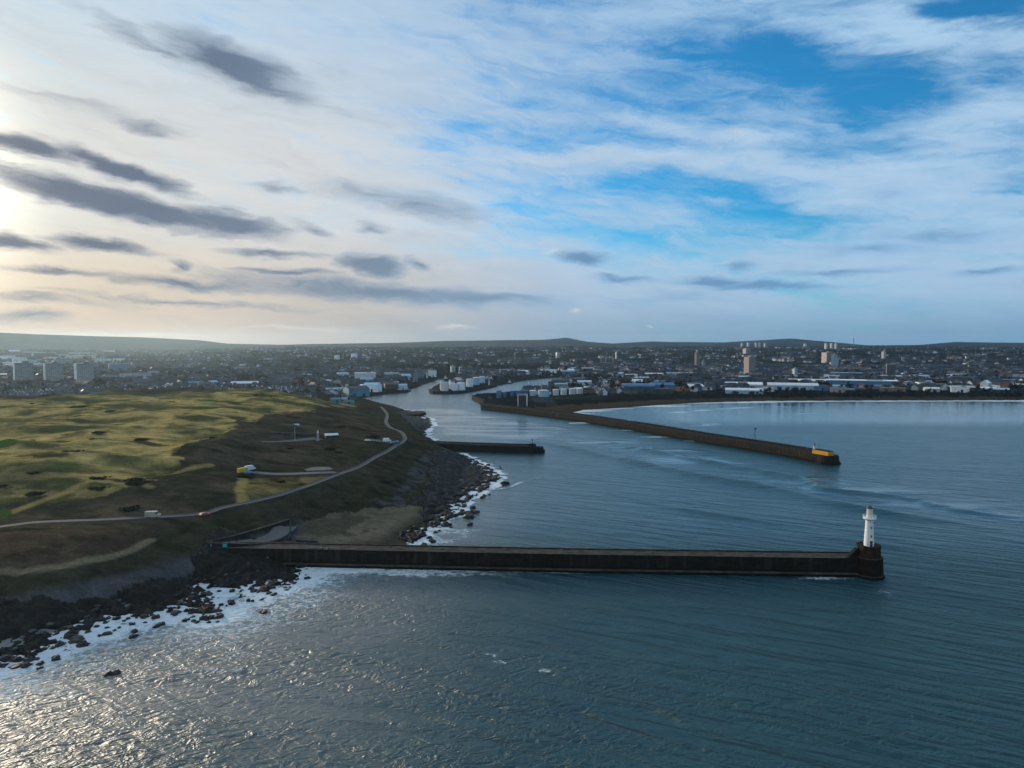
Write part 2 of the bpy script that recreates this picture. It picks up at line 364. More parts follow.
CTRL = [(0, 565, 13), (80, 556, 13), (150, 538.5, 12.5), (0, 612, 3.6), (100, 594, 3.6), (190, 572, 3.6), (60, 592, 5.5), (0, 585, 9), (130, 568, 6), (0, 540, 14.5), (100, 533, 14),
        (0, 526, 14.5), (100, 520, 14), (160, 517, 13.5), (205, 513, 13), (261, 500, 13), (302, 488, 13), (337, 475, 13.5), (376, 457, 14), (390, 446, 15), (403, 437, 14.5),
        (390, 428, 11.5), (387, 415, 7), (379, 406, 3.2), (215, 541, 5.5), (290, 541, 5), (290, 521, 8), (240, 525, 9.5), (300, 515, 7), (345, 500, 8), (385, 475, 9.5), (420, 448, 9),
        (350, 515, 4.5), (320, 532, 3.4), (380, 532, 2.4), (405, 540, .9), (400, 510, 3), (440, 470, 2.2), (430, 490, 2), (460, 490, 1.2), (420, 430, 5),
        (60, 505, 16), (150, 500, 16), (220, 487, 16), (250, 471, 16), (310, 466, 15.5), (300, 455, 18), (350, 446, 17), (240, 445, 21), (330, 432, 20),
        (0, 480, 20), (60, 470, 22.5), (130, 465, 22.5), (170, 455, 24), (220, 440, 25.5), (290, 418, 26.5), (30, 440, 26), (100, 435, 27.5), (170, 425, 28.5), (240, 412, 28.5),
        (0, 415, 29), (70, 404, 30.5), (140, 402, 30), (220, 400, 29), (290, 402, 26), (330, 405, 19), (360, 410, 12), (345, 402, 10), (366, 402.6, 2.6), (352, 401.5, 6)]
CREST = [(-60, 405, 30), (0, 400.5, 31), (60, 396.5, 32), (120, 392.5, 32.5), (200, 391.5, 31), (280, 395, 27), (320, 399.5, 18)]
cp = [(*ground(px, py, z), z) for px, py, z in CTRL + CREST]
for px, py, z in CREST:                       # ground behind the crest falls away
    x, y = ground(px, py, z); L = math.hypot(x, y)
    cp.append((x * (1 + 130 / L), y * (1 + 130 / L), z * .62)); cp.append((x * (1 + 300 / L), y * (1 + 300 / L), 9))
cp += [(-600, 120, 10), (-480, 160, 12), (-420, 240, 15), (-520, 420, 22), (-820, 600, 26), (-300, 130, 2)]
cp = np.array(cp)
def tps_fit(p, reg=.02):
    xy = p[:, :2] / 200; n = len(p)
    r2 = ((xy[:, None] - xy[None]) ** 2).sum(2); K = .5 * r2 * np.log(r2 + 1e-9) + np.eye(n) * reg
    P = np.c_[np.ones(n), xy]; A = np.block([[K, P], [P.T, np.zeros((3, 3))]])
    return np.linalg.solve(A, np.r_[p[:, 2], 0, 0, 0])
TW = tps_fit(cp)
def head_z(X, Y):
    sh = X.shape; X = X.ravel() / 200; Y = Y.ravel() / 200; o = TW[-3] + TW[-2] * X + TW[-1] * Y
    for (a, b, _), w in zip(cp, TW):
        r2 = (X - a / 200) ** 2 + (Y - b / 200) ** 2; o = o + w * .5 * r2 * np.log(r2 + 1e-9)
    return o.reshape(sh)
def land_sd(X, Y):
    """distance from the waterline, positive on land"""
    d = dist_line(WATER, X, Y, True); return np.where(inside(WATER, X, Y), -d, d)
HEAD_R = 960.0
def head_w(X, Y):
    D = np.hypot(X, Y); px = 512 + FPX * X / np.maximum(Y, 1)
    return (1 - sstep(D, 900, 1150)) * np.where((px < 470) | ((px < 560) & (D < 640)), 1.0, 0.0)
def base_z(X, Y, sd=None):
    X = np.asarray(X, float); Y = np.asarray(Y, float)
    if sd is None: sd = land_sd(X, Y)
    w = head_w(X, Y); z = main_full(X, Y)
    hz = np.clip(head_z(X, Y), .4, 40); z = z * (1 - w) + hz * w
    D = np.hypot(X, Y); px = 512 + FPX * X / np.maximum(Y, 1)
    beach = np.where((D > 700) & (px > 537), 1.0, 0.0)
    ramp = np.interp(D, [0, 650, 900], [14, 14, 5]) * (1 - beach) + 75 * beach
    t = np.clip(sd / ramp, 0, 1); z = np.where(sd > 0, z * (t * .75 + .25 * t * t * (3 - 2 * t)), -3.0 * np.clip(-sd / 6, 0, 1) - .05)
    return z
def on_land(px, py, t0=90, t1=9500):
    """first meeting of a photo pixel's line of sight with the smooth ground"""
    d = sdir(px, py); t = t0 * (t1 / t0) ** np.linspace(0, 1, 900)
    X, Y, Zr = d[0] * t, d[1] * t, HC + d[2] * t
    g = Zr - np.maximum(base_z(X, Y), 0)
    k = np.argmax(g < 0)
    if k == 0: k = len(t) - 1
    a = g[k - 1] / (g[k - 1] - g[k] + 1e-9); tt = t[k - 1] + a * (t[k] - t[k - 1])
    return np.array([d[0] * tt, d[1] * tt])
def zat(x, y): return float(max(base_z(np.array([float(x)]), np.array([float(y)]))[0], 0))

ROAD_PX = [(-60, 529), (0, 527), (30, 523), (100, 520), (160, 517), (205, 513.5), (220, 508.5), (261, 500), (302, 488), (337, 475), (359, 467), (376, 457), (388, 451), (397, 445.5),
           (403.5, 441), (404.5, 437), (400, 431.5), (391, 428), (386, 422), (387, 414.5), (381, 407)]
ROAD = smooth_line([on_land(*p) for p in ROAD_PX], 3.0)
LAY = smooth_line([on_land(*p) for p in [(336, 472.5), (315, 473), (292, 474), (272, 474), (261, 473), (253, 472.3)]], 2.5)
LAY2 = smooth_line([on_land(*p) for p in [(331, 468.5), (318, 469), (306, 470.5)]], 2.5)
PARK = smooth_line([on_land(*p) for p in [(318, 438.5), (302, 440), (285, 441.5), (262, 442)]], 2.5)
PARK2 = smooth_line([on_land(*p) for p in [(398, 444.5), (385, 441.5), (370, 440)]], 2.5)
PATH = smooth_line([on_land(*p) for p in [(-40, 573), (0, 570.5), (40, 568), (83, 560.5), (126, 550.5), (151, 539.5)]], 2.0)
LANES = [ROAD, LAY, LAY2, PARK, PARK2]

# ---- one sheet of vertices over everything the place could show, cut into headland, shore, town ground and hills
az = np.radians(np.linspace(-50, 47, 760))
R1 = 128 * 1.0046 ** np.arange(0, 460); R2 = R1[-1] * 1.0125 ** np.arange(1, 220); RR = np.r_[R1, R2[R2 < 11500], 11500]
A, R = np.meshgrid(az, RR); GX, GY = R * np.sin(A), R * np.cos(A)
SD = land_sd(GX, GY); GZ = base_z(GX, GY, SD)
HW = head_w(GX, GY)
DL = np.full(GX.shape, 1e9)
sel = (R < 1100) & (A < .1)
for ln in LANES: DL[sel] = np.minimum(DL[sel], dist_line(ln[::2] + [ln[-1]], GX[sel], GY[sel]))
poly = lambda *p: [tuple(on_land(a, b)) for a, b in p]
SANDP = poly((292, 538), (300, 523), (330, 514), (365, 508), (398, 505), (420, 507), (424, 520), (404, 528), (412, 541), (404, 547), (320, 547), (296, 545))
ROCK_A = [ground(*p) for p in [(-260, 720, 1), (-250, 610, 1), (0, 618, 1), (60, 611, 1), (120, 598, 1), (180, 581, 1), (205, 560, 1), (216, 549, 1), (312, 552, 1), (306, 572, 1), (270, 598, 1), (215, 618, 1), (100, 640, 1), (0, 680, 1)]]
ROCK_B = [ground(*p) for p in [(398, 536, 1), (420, 522, 1), (415, 505, 1), (428, 486, 1), (430, 466, 1), (442, 455, 1), (470, 451, 1), (510, 478, 1), (458, 525, 1), (410, 549, 1)]]
ROCK_C = [ground(*p) for p in [(405, 410, 1), (398, 414, 1), (404, 422, 1), (412, 430, 1), (425, 438, 1), (440, 441, 1), (440, 420, 1), (420, 408, 1)]]
wob = fbm(GX / 9, GY / 9, 3, 21) * 5
def inw(P, k=1.0): return inside(P, GX + wob * k, GY + np.roll(wob, 5, 1) * k)
rock = (inw(ROCK_A) | inw(ROCK_B) | inw(ROCK_C)) & (SD > -9)
rock |= (np.abs(SD - 1) < 4) & (R < 760) & (A < -.06) & ~inw(SANDP) & (fbm(GX / 6, GY / 6, 2, 5) > -.25)
sandm = inw(SANDP, .5) & ~rock & (SD > -3)
northsand = (R > 800) & (GX > 30) & (SD < 34 + 12 * sstep(GX, 330, 120) + wob * 2) & (SD > -8) & (dist_line(NORTH_LINE, GX, GY) < 75)
# relief
hum = fbm(GX / 55, GY / 38, 4, 31); dune = 1 - np.abs(fbm(GX / 70 + .3 * hum, GY / 46, 3, 44)) * 2
golf = sstep(GZ, 17, 23) * HW
up = HW * sstep(SD, 8, 40) * sstep(DL, 4, 16)
GZ = GZ + up * (golf * (dune * 3.0 + hum * 3.8 + fbm(GX / 24, GY / 17, 3, 47) * 1.1) + (1 - golf) * hum * .8 + fbm(GX / 6, GY / 6, 3, 7) * .22)
gul = np.abs(fbm(GX / 16, GY / 60, 3, 91)); bank = up * (1 - golf) * sstep(GZ, 2, 6) * (1 - sstep(GZ, 11, 14))
GZ -= bank * (1 - sstep(gul, 0, .3)) * 1.3
rid = 1 - np.abs(fbm(GX / 5.5, GY / 4.2, 4, 61)); rid2 = 1 - np.abs(fbm(GX / 2.0, GY / 1.7, 2, 71))
rk = np.where(rock, 1.0, 0.0) * sstep(SD, -8, 1.5)
GZ = GZ + rk * ((rid - .72) * (4.0 - 2.0 * sstep(SD, 6, 14)) + (np.floor(rid2 * 6) / 6 - .7) * 1.2)
GZ = np.where(sandm, GZ + fbm(GX / 12, GY / 12, 3, 77) * .12, GZ)

# land cover colours: heather, dry grass, gorse, shingle, earth; sunlight on the links is partly put into the gold
gold = np.array([.380, .270, .094]); green = np.array([.072, .074, .028]); heath = np.array([.060, .047, .032]); gorse = np.array([.012, .014, .007])
brown = np.array([.070, .050, .033]); shingle = np.array([.062, .061, .066]); bankc = np.array([.036, .034, .021]); sandc = np.array([.125, .103, .072]); wetsand = np.array([.055, .045, .034])
def lerp(a, b, w): return a * (1 - w[..., None]) + b * w[..., None]
n_big = fbm(GX / 75, GY / 50, 4, 101); n_mid = fbm(GX / 22, GY / 15, 4, 111); n_sm = fbm(GX / 4.5, GY / 4.0, 3, 121); n_str = fbm(GX / 60 + GY / 300, GY / 9, 3, 131)
GOLDP = poly((0, 500), (60, 503), (105, 497), (150, 482), (172, 461), (200, 440), (245, 424), (300, 414), (360, 406), (330, 399), (200, 392.5), (100, 394.5), (0, 401.5), (-60, 404))
BROWNP = poly((-60, 534), (0, 533), (60, 531), (120, 531), (152, 537), (126, 549), (83, 559), (40, 566.5), (-60, 572))
HEATHP = poly((40, 516), (60, 500), (100, 500), (170, 492), (235, 488), (238, 498), (205, 510), (120, 518))
GRN2 = poly((243, 503), (246, 478), (300, 477), (330, 477), (300, 487), (262, 498))
goldw = sstep(np.where(inside(GOLDP, GX + wob * 2, GY + wob * 2), 1.0, 0.0) * (.50 + n_big * .6 + n_mid * .6 + n_str * .5), .18, .9)
C = np.zeros(GX.shape + (3,)) + bankc
C = lerp(C, heath, sstep(n_big + n_mid * .8 + .1, -.1, .5) * sstep(GZ, 9, 14))
C = lerp(C, gold * .8, np.where(inside(GRN2, GX + wob * .4, GY + wob * .4), .45, 0.0) * sstep(n_mid + .5, 0, .6))
gp = inside(GOLDP, GX + wob * 2, GY + wob * 2)
C = lerp(C, green, np.where(gp, 1.0, 0.0) * .9)
C = lerp(C, gold, goldw)
C = lerp(C, brown, np.where(gp, 1.0, 0.0) * sstep(n_mid * .7 + n_str * .7 - n_big * .4, .15, .55) * .5)
C = lerp(C, brown, np.where(inside(HEATHP, GX + wob, GY + wob), .6, 0) * sstep(n_mid + .6, 0, .8))
C = lerp(C, brown * np.array([.95, .92, .9]), np.where(inside(BROWNP, GX, GY), .95, 0.0))
C = lerp(C, gorse, sstep(n_mid * .8 + n_str * .7 + n_big * .3 + n_sm * .12, .42, .66) * .8 * HW * np.where(inside(BROWNP, GX, GY), .1, 1))
C = lerp(C, gorse * 1.3, sstep(fbm(GX / 9, GY / 9, 3, 141), .28, .5) * (1 - golf) * .6 * HW)
sh = sstep(GZ, 7.6, 5.2) * sstep(GZ, 1.0, 2.0) * np.where((A < -.30) & (R < 330), 1.0, 0.0)
C = lerp(C, shingle, sh * sstep(n_sm * .6 + n_mid * .6 + .65, 0, .6))
EASTSH = poly((396, 512), (420, 485), (438, 452), (428, 446), (415, 462), (395, 490), (370, 505))
C = lerp(C, shingle, np.where(inside(EASTSH, GX + wob * .6, GY + wob * .6), .75, 0) * sstep(n_sm + n_mid + .5, 0, .7))
C = C * (1 + .38 * n_sm[..., None] + .30 * n_mid[..., None])
dpath = dist_line(PATH, GX, GY)
C = lerp(C, np.array([.19, .15, .09]), (1 - sstep(dpath, 1.0, 2.4)) * .85)
# trodden tracks over the heath
for pts in ([(118, 473), (80, 488), (40, 502), (0, 516)], [(95, 476), (160, 470), (210, 466)], [(243, 503), (240, 490), (244, 478)], [(150, 488), (120, 476)]):
    ln = [on_land(*p) for p in pts]; C = lerp(C, gold * .9, (1 - sstep(dist_line(ln, GX, GY) + wob * .15, 1.0, 3.2)) * .7)
for (px, py, rx, ry) in [(60, 468, 20, 3.2), (6, 447, 10, 2.5), (200, 411, 22, 1.6), (120, 404, 26, 1.4), (225, 404, 30, 1.2), (2, 514, 9, 5)]:   # mown greens
    c = on_land(px, py); e = on_land(px + rx, py); g2 = on_land(px, py - ry); rX = np.hypot(*(e - c)); rY = np.hypot(*(g2 - c)); L = np.hypot(*c)
    ux, uy = c[1] / L, -c[0] / L; q = ((GX - c[0]) * ux + (GY - c[1]) * uy) / rX; s_ = ((GX - c[0]) * uy * -1 + (GY - c[1]) * ux) / rY
    C = lerp(C, np.array([.045, .078, .016]), 1 - sstep(np.hypot(q, s_), .8, 1.05))
C = np.where(sandm[..., None], lerp(np.broadcast_to(sandc, C.shape), wetsand, sstep(GZ, 2.2, .7)) * (1 + .2 * n_sm[..., None] + .3 * n_mid[..., None]), C)
sandup = sandm & (n_mid * .7 + n_sm * .3 + sstep(GZ, 2.6, 4.0) * .6 > .42)
C = np.where(sandup[..., None], sandc * .58, C)
# the town side
tw = (1 - HW)
T = np.zeros(C.shape) + np.array([.018, .024, .026])
T = lerp(T, np.array([.012, .020, .013]), sstep(n_big, -.2, .4)); T = lerp(T, np.array([.040, .046, .050]), sstep(fbm(GX / 130, GY / 90, 4, 151), .15, .45) * .7)
T = lerp(T, np.array([.006, .010, .009]), sstep(fbm(GX / 210, GY / 140, 4, 161), .05, .35) * .85)
fields = h2(np.floor((GX + wob * 4) / 320), np.floor(GY / 260), 9); farw = sstep(R, 4200, 6500)
T = lerp(T, np.array([.008, .015, .013])[None, None] * (.6 + fields[..., None] * 2.6), farw * .8)
T = lerp(T, np.array([.004, .008, .009]), sstep(fbm(GX / 330, GY / 330, 4, 171), -.05, .2) * farw * .85)
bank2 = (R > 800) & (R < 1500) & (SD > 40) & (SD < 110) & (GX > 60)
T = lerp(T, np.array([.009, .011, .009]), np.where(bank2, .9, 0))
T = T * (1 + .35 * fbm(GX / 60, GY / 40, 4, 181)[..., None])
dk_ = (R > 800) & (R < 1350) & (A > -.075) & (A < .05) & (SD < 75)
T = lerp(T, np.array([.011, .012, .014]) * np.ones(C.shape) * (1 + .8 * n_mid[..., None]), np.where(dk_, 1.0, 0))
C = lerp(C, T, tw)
C = np.where(northsand[..., None], lerp(np.broadcast_to(sandc * np.array([.46, .41, .38]), C.shape), wetsand * .7, sstep(SD, 30, 3)), C)
rc = np.array([.0075, .0073, .0072]) * (1 + .7 * n_sm[..., None])
rc = lerp(rc, np.array([.017, .014, .010]) * np.ones(C.shape), sstep(n_mid + n_sm * .5, .2, .7) * .7)
C = np.where(rock[..., None], rc, C)
C = np.clip(C, .004, .8)

nr, nc = GX.shape
idx = np.arange(nr * nc).reshape(nr, nc)
Q = np.stack([idx[:-1, :-1], idx[:-1, 1:], idx[1:, 1:], idx[1:, :-1]], -1).reshape(-1, 4)[:, ::-1]
fz = np.maximum(np.maximum(GZ[:-1, :-1], GZ[:-1, 1:]), np.maximum(GZ[1:, 1:], GZ[1:, :-1])).ravel()
cell = lambda a: a[:-1, :-1].ravel()
keep = fz > -1.2
cls = np.ones(len(Q), int)
cls[cell(R) > 6400] = 2
cls[cell(HW) > .5] = 0
cls[cell(sandm)] = 3; cls[cell(northsand)] = 4; cls[cell(rock)] = 5
ALLV = np.stack([GX, GY, GZ], -1).reshape(-1, 3); ALLC = C.reshape(-1, 3)

def land_material(name, bump=.35, scale=1.2, rough=.95):
    m = bpy.data.materials.new(name); m.use_nodes = True; N = NT(m.node_tree)
    b = N.n['Principled BSDF']; b.inputs['Roughness'].default_value = rough; b.inputs['Specular IOR Level'].default_value = 0.0
    at = N.node('ShaderNodeAttribute', attribute_name='cover').outputs['Color']
    g = N.node('ShaderNodeNewGeometry').outputs['Position']
    a = N.noise(g, scale, 4, .65); c = N.noise(N.mapping(g, scale=(.12, .3, .3)), scale, 4, .6)
    k = N.m('MULTIPLY_ADD', a, 1.3, .35); k = N.m('MULTIPLY', k, N.m('MULTIPLY_ADD', N.noise(N.mapping(g, rot=(0, 0, .2), scale=(.22, .5, .5)), scale * .6, 6, .7, 1.0), 1.2, .4)); k = N.m('MULTIPLY', k, N.m('MULTIPLY_ADD', c, .7, .65))
    kk = N.node('ShaderNodeCombineColor', inp={0: k, 1: k, 2: k}).outputs[0]
    N.l.new(N.mix(1.0, at, kk, 'MULTIPLY'), b.inputs['Base Color'])
    bp = N.node('ShaderNodeBump', inp={'Strength': 1.0, 'Distance': bump, 'Height': a}); N.l.new(bp.outputs[0], b.inputs['Normal'])
    return m
def sheet(name, c, mat):
    q = Q[keep & (cls == c)]
    u, inv = np.unique(q.ravel(), return_inverse=True)
    me = fast_mesh(name, ALLV[u], inv.reshape(-1, 4), True, {'cover': ALLC[u]})
    o = link_mesh(name, me, mat); o['kind'] = 'structure'; return o
sheet('headland', 0, land_material('heath_and_grass', .5, .9))
sheet('town_ground', 1, land_material('town_earth', .3, .15))
sheet('hills', 2, land_material('far_hills', .3, .02))
sheet('cove_beach', 3, land_material('pale_sand', .12, 1.2))
sheet('bay_beach', 4, land_material('damp_sand', .1, .6))
rm = land_material('dark_shore_rock', .55, 1.6, .62); rm.node_tree.nodes['Principled BSDF'].inputs['Specular IOR Level'].default_value = .12
sheet('rocky_shore', 5, rm)

# ------------------------------------------------------------------ roads and paths
def ribbon(name, line, w, mat, lift=.14, wf=None, label=None):
    V = []; n = len(line); P = np.array(line)
    T_ = np.gradient(P, axis=0); T_ /= np.linalg.norm(T_, axis=1)[:, None] + 1e-9; Nn = np.c_[-T_[:, 1], T_[:, 0]]
    offs = np.array([-.5, -.5, -.3, 0, .3, .5, .5])
    X = P[:, None, 0] + Nn[:, None, 0] * offs * (w if wf is None else wf(np.linspace(0, 1, n))[:, None])
    Y = P[:, None, 1] + Nn[:, None, 1] * offs * (w if wf is None else wf(np.linspace(0, 1, n))[:, None])
    Z = base_z(X, Y); Z[:] = np.maximum(Z, Z[:, 3:4]) + lift; Z[:, 0] -= lift + .5; Z[:, 6] -= lift + .5
    V = np.stack([X, Y, Z], -1).reshape(-1, 3); k = 7
    i = np.arange(n * k).reshape(n, k); q = np.stack([i[:-1, :-1], i[:-1, 1:], i[1:, 1:], i[1:, :-1]], -1).reshape(-1, 4)[:, ::-1]
    o = link_mesh(name, fast_mesh(name, V, q, False), mat); o['kind'] = 'structure'; return o
def mat(name, col, rough=.8, var=.25, scale=1.0, spec=.14, metal=0.0, bump=0.0, rand=0.0, dark=None, coord='Object'):
    m = bpy.data.materials.new(name); m.use_nodes = True; N = NT(m.node_tree); b = N.n['Principled BSDF']
    b.inputs['Roughness'].default_value = rough; b.inputs['Specular IOR Level'].default_value = spec; b.inputs['Metallic'].default_value = metal
    co = N.node('ShaderNodeTexCoord').outputs['Object']
    n = N.noise(co, scale, 5, .6)
    k = N.m('MULTIPLY_ADD', n, 2 * var, 1 - var)
    if rand:
        r = N.node('ShaderNodeObjectInfo').outputs['Random']; k = N.m('MULTIPLY', k, N.m('MULTIPLY_ADD', r, 2 * rand, 1 - rand))
    kk = N.node('ShaderNodeCombineColor', inp={0: k, 1: k, 2: k}).outputs[0]
    c = N.mix(1.0, col, kk, 'MULTIPLY')
    if dark is not None: c = N.mix(N.smooth(n, .52, .68, 0, .8), c, dark)
    N.l.new(c, b.inputs['Base Color'])
    if bump: N.l.new(N.node('ShaderNodeBump', inp={'Distance': bump, 'Height': n}).outputs[0], b.inputs['Normal'])
    return m
asphalt = mat('worn_asphalt', (.070, .071, .079), .9, .2, .6)
ribbon('road', ROAD, 3.3, asphalt)
ribbon('lay_by', LAY, 5.0, mat('pale_gravel', (.13, .125, .125), .95, .3, .4), .11)
ribbon('gravel_lay_by', LAY2, 9.0, mat('pale_gravel_b', (.13, .122, .12), .95, .3, .4), .10, lambda t: 9 * (.35 + .65 * np.sin(np.pi * np.clip(t * .8 + .2, 0, 1))))
ribbon('car_park', PARK, 9, mat('car_park_gravel', (.12, .115, .112), .95, .3, .4), .11, lambda t: 10 - 6 * t)
ribbon('viewpoint_car_park', PARK2, 9, mat('car_park_asphalt', (.11, .11, .118), .95, .3, .4), .12, lambda t: 7 + 2 * np.sin(np.pi * t))
# ------------------------------------------------------------------ the sea
saz = np.radians(np.r_[np.linspace(-180, -52, 24)[:-1], np.linspace(-52, 52, 700), np.linspace(52, 180, 24)[1:]])
sr = np.r_[[20, 50, 80], 104 * 1.0056 ** np.arange(0, 480)]; sr = np.r_[sr, sr[-1] * 1.12 ** np.arange(1, 30)]; sr = np.r_[sr[sr < 11800], 12000]
SA, SR = np.meshgrid(saz, sr); SX, SY = SR * np.sin(SA), SR * np.cos(SA)
near = (SR < 1700) & (np.abs(SA) < .95)
sds = np.full(SX.shape, -999.0); sds[near] = land_sd(SX[near], SY[near])
SZ = np.zeros(SX.shape)
fade = sstep(SR, 2200, 700) * (np.abs(SA) < .93)
swl = fade * .22 * fbm((SX * .25 + SY * .97) / 13 + .6 * fbm(SX / 60, SY / 60, 2, 5), (SX * .97 - SY * .25) / 60, 3, 201); SZ += swl
foam = np.zeros(SX.shape); rough = np.zeros(SX.shape)
SWELL = [([(500, 440), (545, 444), (600, 455), (660, 468), (720, 480), (768, 488), (830, 503), (900, 516), (960, 524), (1040, 537)], 5.0, 2.0),
         ([(590, 440), (640, 449), (700, 461), (768, 473), (800, 479), (828, 490), (870, 494), (920, 501), (960, 511), (1040, 519)], 4.5, 1.8),
         ([(590, 489), (640, 501), (680, 509), (730, 517), (790, 526), (850, 533)], 2.4, 1.1), ([(768, 527), (800, 532), (840, 540), (900, 548), (1000, 560)], 2.2, .7),
         ([(448, 500), (470, 496), (494, 490), (512, 487), (535, 478), (556, 474)], 1.4, .7), ([(836, 461), (880, 466), (960, 471), (1040, 476)], 5.0, .5),
         ([(130, 652), (175, 641), (215, 628), (245, 624)], 1.6, .5), ([(60, 690), (110, 681), (160, 678), (200, 672), (245, 671)], 1.8, .5)]
for k, (pts, w, hgt) in enumerate(SWELL):
    ln = [ground(*p) for p in pts]; x0 = min(p[0] for p in ln) - 60; x1 = max(p[0] for p in ln) + 60; y0 = min(p[1] for p in ln) - 60; y1 = max(p[1] for p in ln) + 60
    s_ = near & (SX > x0) & (SX < x1) & (SY > y0) & (SY < y1)
    d = dist_line(smooth_line(ln, 8), SX[s_] + fbm(SX[s_] / 12, SY[s_] / 12, 2, 9) * 2.0, SY[s_])
    e = np.interp(SX[s_], [x0 + 60, x0 + 100, x1 - 100, x1 - 60], [0, 1, 1, 0]); SZ[s_] += hgt * np.exp(-(d / w) ** 2) * np.clip(e, 0, 1) * (.6 + .6 * vnoise(SX[s_] / 25, SY[s_] / 25, 3))
    if k in (4, 6, 7): foam[s_] = np.maximum(foam[s_], (.95 if k == 4 else .6) * np.exp(-(d / (w * .8)) ** 2) * np.clip(e, 0, 1) * (.35 + .9 * vnoise(SX[s_] / 7, SY[s_] / 7, 13)))
# surf: off the rocks in front, round the cove, along the outer face of the breakwater, on the long beach
sd = -sds
jag = fbm(SX / 9, SY / 7, 4, 211)
inner = near & (sd > -6) & (SR < 900)
wid = np.interp(SX, [-260, -150, -60, -40, 40], [20, 20, 17, 11, 7])
wid = np.where(SY > 300, 7, wid)
f1 = (1 - sstep(sd + jag * 7, wid * .15, wid)) * sstep(SA, .02, -.02)
foam = np.maximum(foam, np.where(inner, f1, 0))
lace = (1 - sstep(sd + jag * 14, wid * .4, wid * 2.8)) * .46 * sstep(SA, .02, -.02)
foam = np.maximum(foam, np.where(near & (SR < 300) & (sd > -6), lace, 0))
BWL = [ground(300, 567), ground(540, 572)]; dB = dist_line(BWL, SX, SY + 2)
foam = np.maximum(foam, np.where(near, (1 - sstep(dB + jag * 7, .5, 7.5)) * np.interp(SX, [-90, -60, -20, 5, 20], [.85, .8, .5, .25, .05]), 0))
for (px, py, rx, ry, s_) in [(570, 572, 45, 1.2, .75), (825, 578, 30, 1.4, .65), (492, 655, 10, 1.4, .5), (500, 662, 8, 1.4, .55), (545, 671, 7, 1.0, .8), (285, 653, 9, 2, .35), (885, 592, 14, 3, .35), (655, 437, 18, .7, .6), (693, 441, 10, .5, .6)]:
    c = ground(px, py); e = ground(px + rx, py); g = ground(px, py - ry); rX = math.hypot(e[0] - c[0], e[1] - c[1]); rY = math.hypot(g[0] - c[0], g[1] - c[1]) + .3
    foam = np.maximum(foam, s_ * np.exp(-((SX - c[0]) / rX) ** 2 - ((SY - c[1]) / rY) ** 2))
dn = dist_line(NORTH_LINE, np.where(near, SX, 1e6), SY); bn = fbm(SX / 130, SY / 16, 3, 221)
foam = np.maximum(foam, np.where(near & (SX > 40) & (SR > 600), (1 - sstep(dn + bn * 34, 6, 30)) * .68, 0))
line2 = np.exp(-((dn - 75 - 25 * vnoise(SX / 200, SY / 200, 5)) / 9) ** 2) * sstep(bn, -.2, .3) * .75 + np.exp(-((dn - 150 - 40 * vnoise(SX / 260, SY / 260, 6)) / 10) ** 2) * sstep(bn, 0, .35) * .5
foam = np.maximum(foam, np.where(near & (SX > 60) & (SR > 600), line2, 0))
calm = np.zeros(SX.shape)
CH = [ground(*p) for p in [(362, 401), (480, 410), (640, 437), (820, 470), (1100, 505), (1100, 541), (900, 516), (768, 488), (660, 468), (545, 444), (430, 437), (400, 410)]]
xx, yy = SX[near] + fbm(SX[near] / 45, SY[near] / 25, 3, 2) * 22, SY[near] + fbm(SX[near] / 60, SY[near] / 18, 3, 12) * 9
dch = dist_line(CH, xx, yy, True); dch = np.where(inside(CH, xx, yy), dch, -dch); calm[near] = sstep(dch, -16, 30) * (.75 + .25 * sstep(fbm(SX[near] / 70, SY[near] / 14, 3, 33), -.4, .2))
calm = np.maximum(calm, np.where(near, sstep(SX, 40, 200) * sstep(SY, 560, 760), 0)); calm = np.maximum(calm, .66 * sstep(SY + SX * .1, 235, 330)); calm[~near] = np.maximum(calm[~near], .8)
SZ -= swl * .88 * calm
silt_sheen = np.where(near, sstep(sd + fbm(SX / 40, SY / 22, 3, 231) * 22, 125, 5) * sstep(SA, .08, -.22) * (SR < 420), 0) * .9  # silty water; its pale colour also stands in for the sky's sheen
nr_, nc_ = SX.shape; ii = np.arange(nr_ * nc_).reshape(nr_, nc_)
q = np.stack([ii[:-1, :-1], ii[:-1, 1:], ii[1:, 1:], ii[1:, :-1]], -1).reshape(-1, 4)[:, ::-1]
wrap = np.stack([ii[:-1, -1], ii[:-1, 0], ii[1:, 0], ii[1:, -1]], -1)
SV = np.stack([SX, SY, SZ], -1).reshape(-1, 3)
me = fast_mesh('sea', SV, q, True, {'foam': foam.ravel(), 'calm': calm.ravel(), 'silt_sheen': silt_sheen.ravel()})
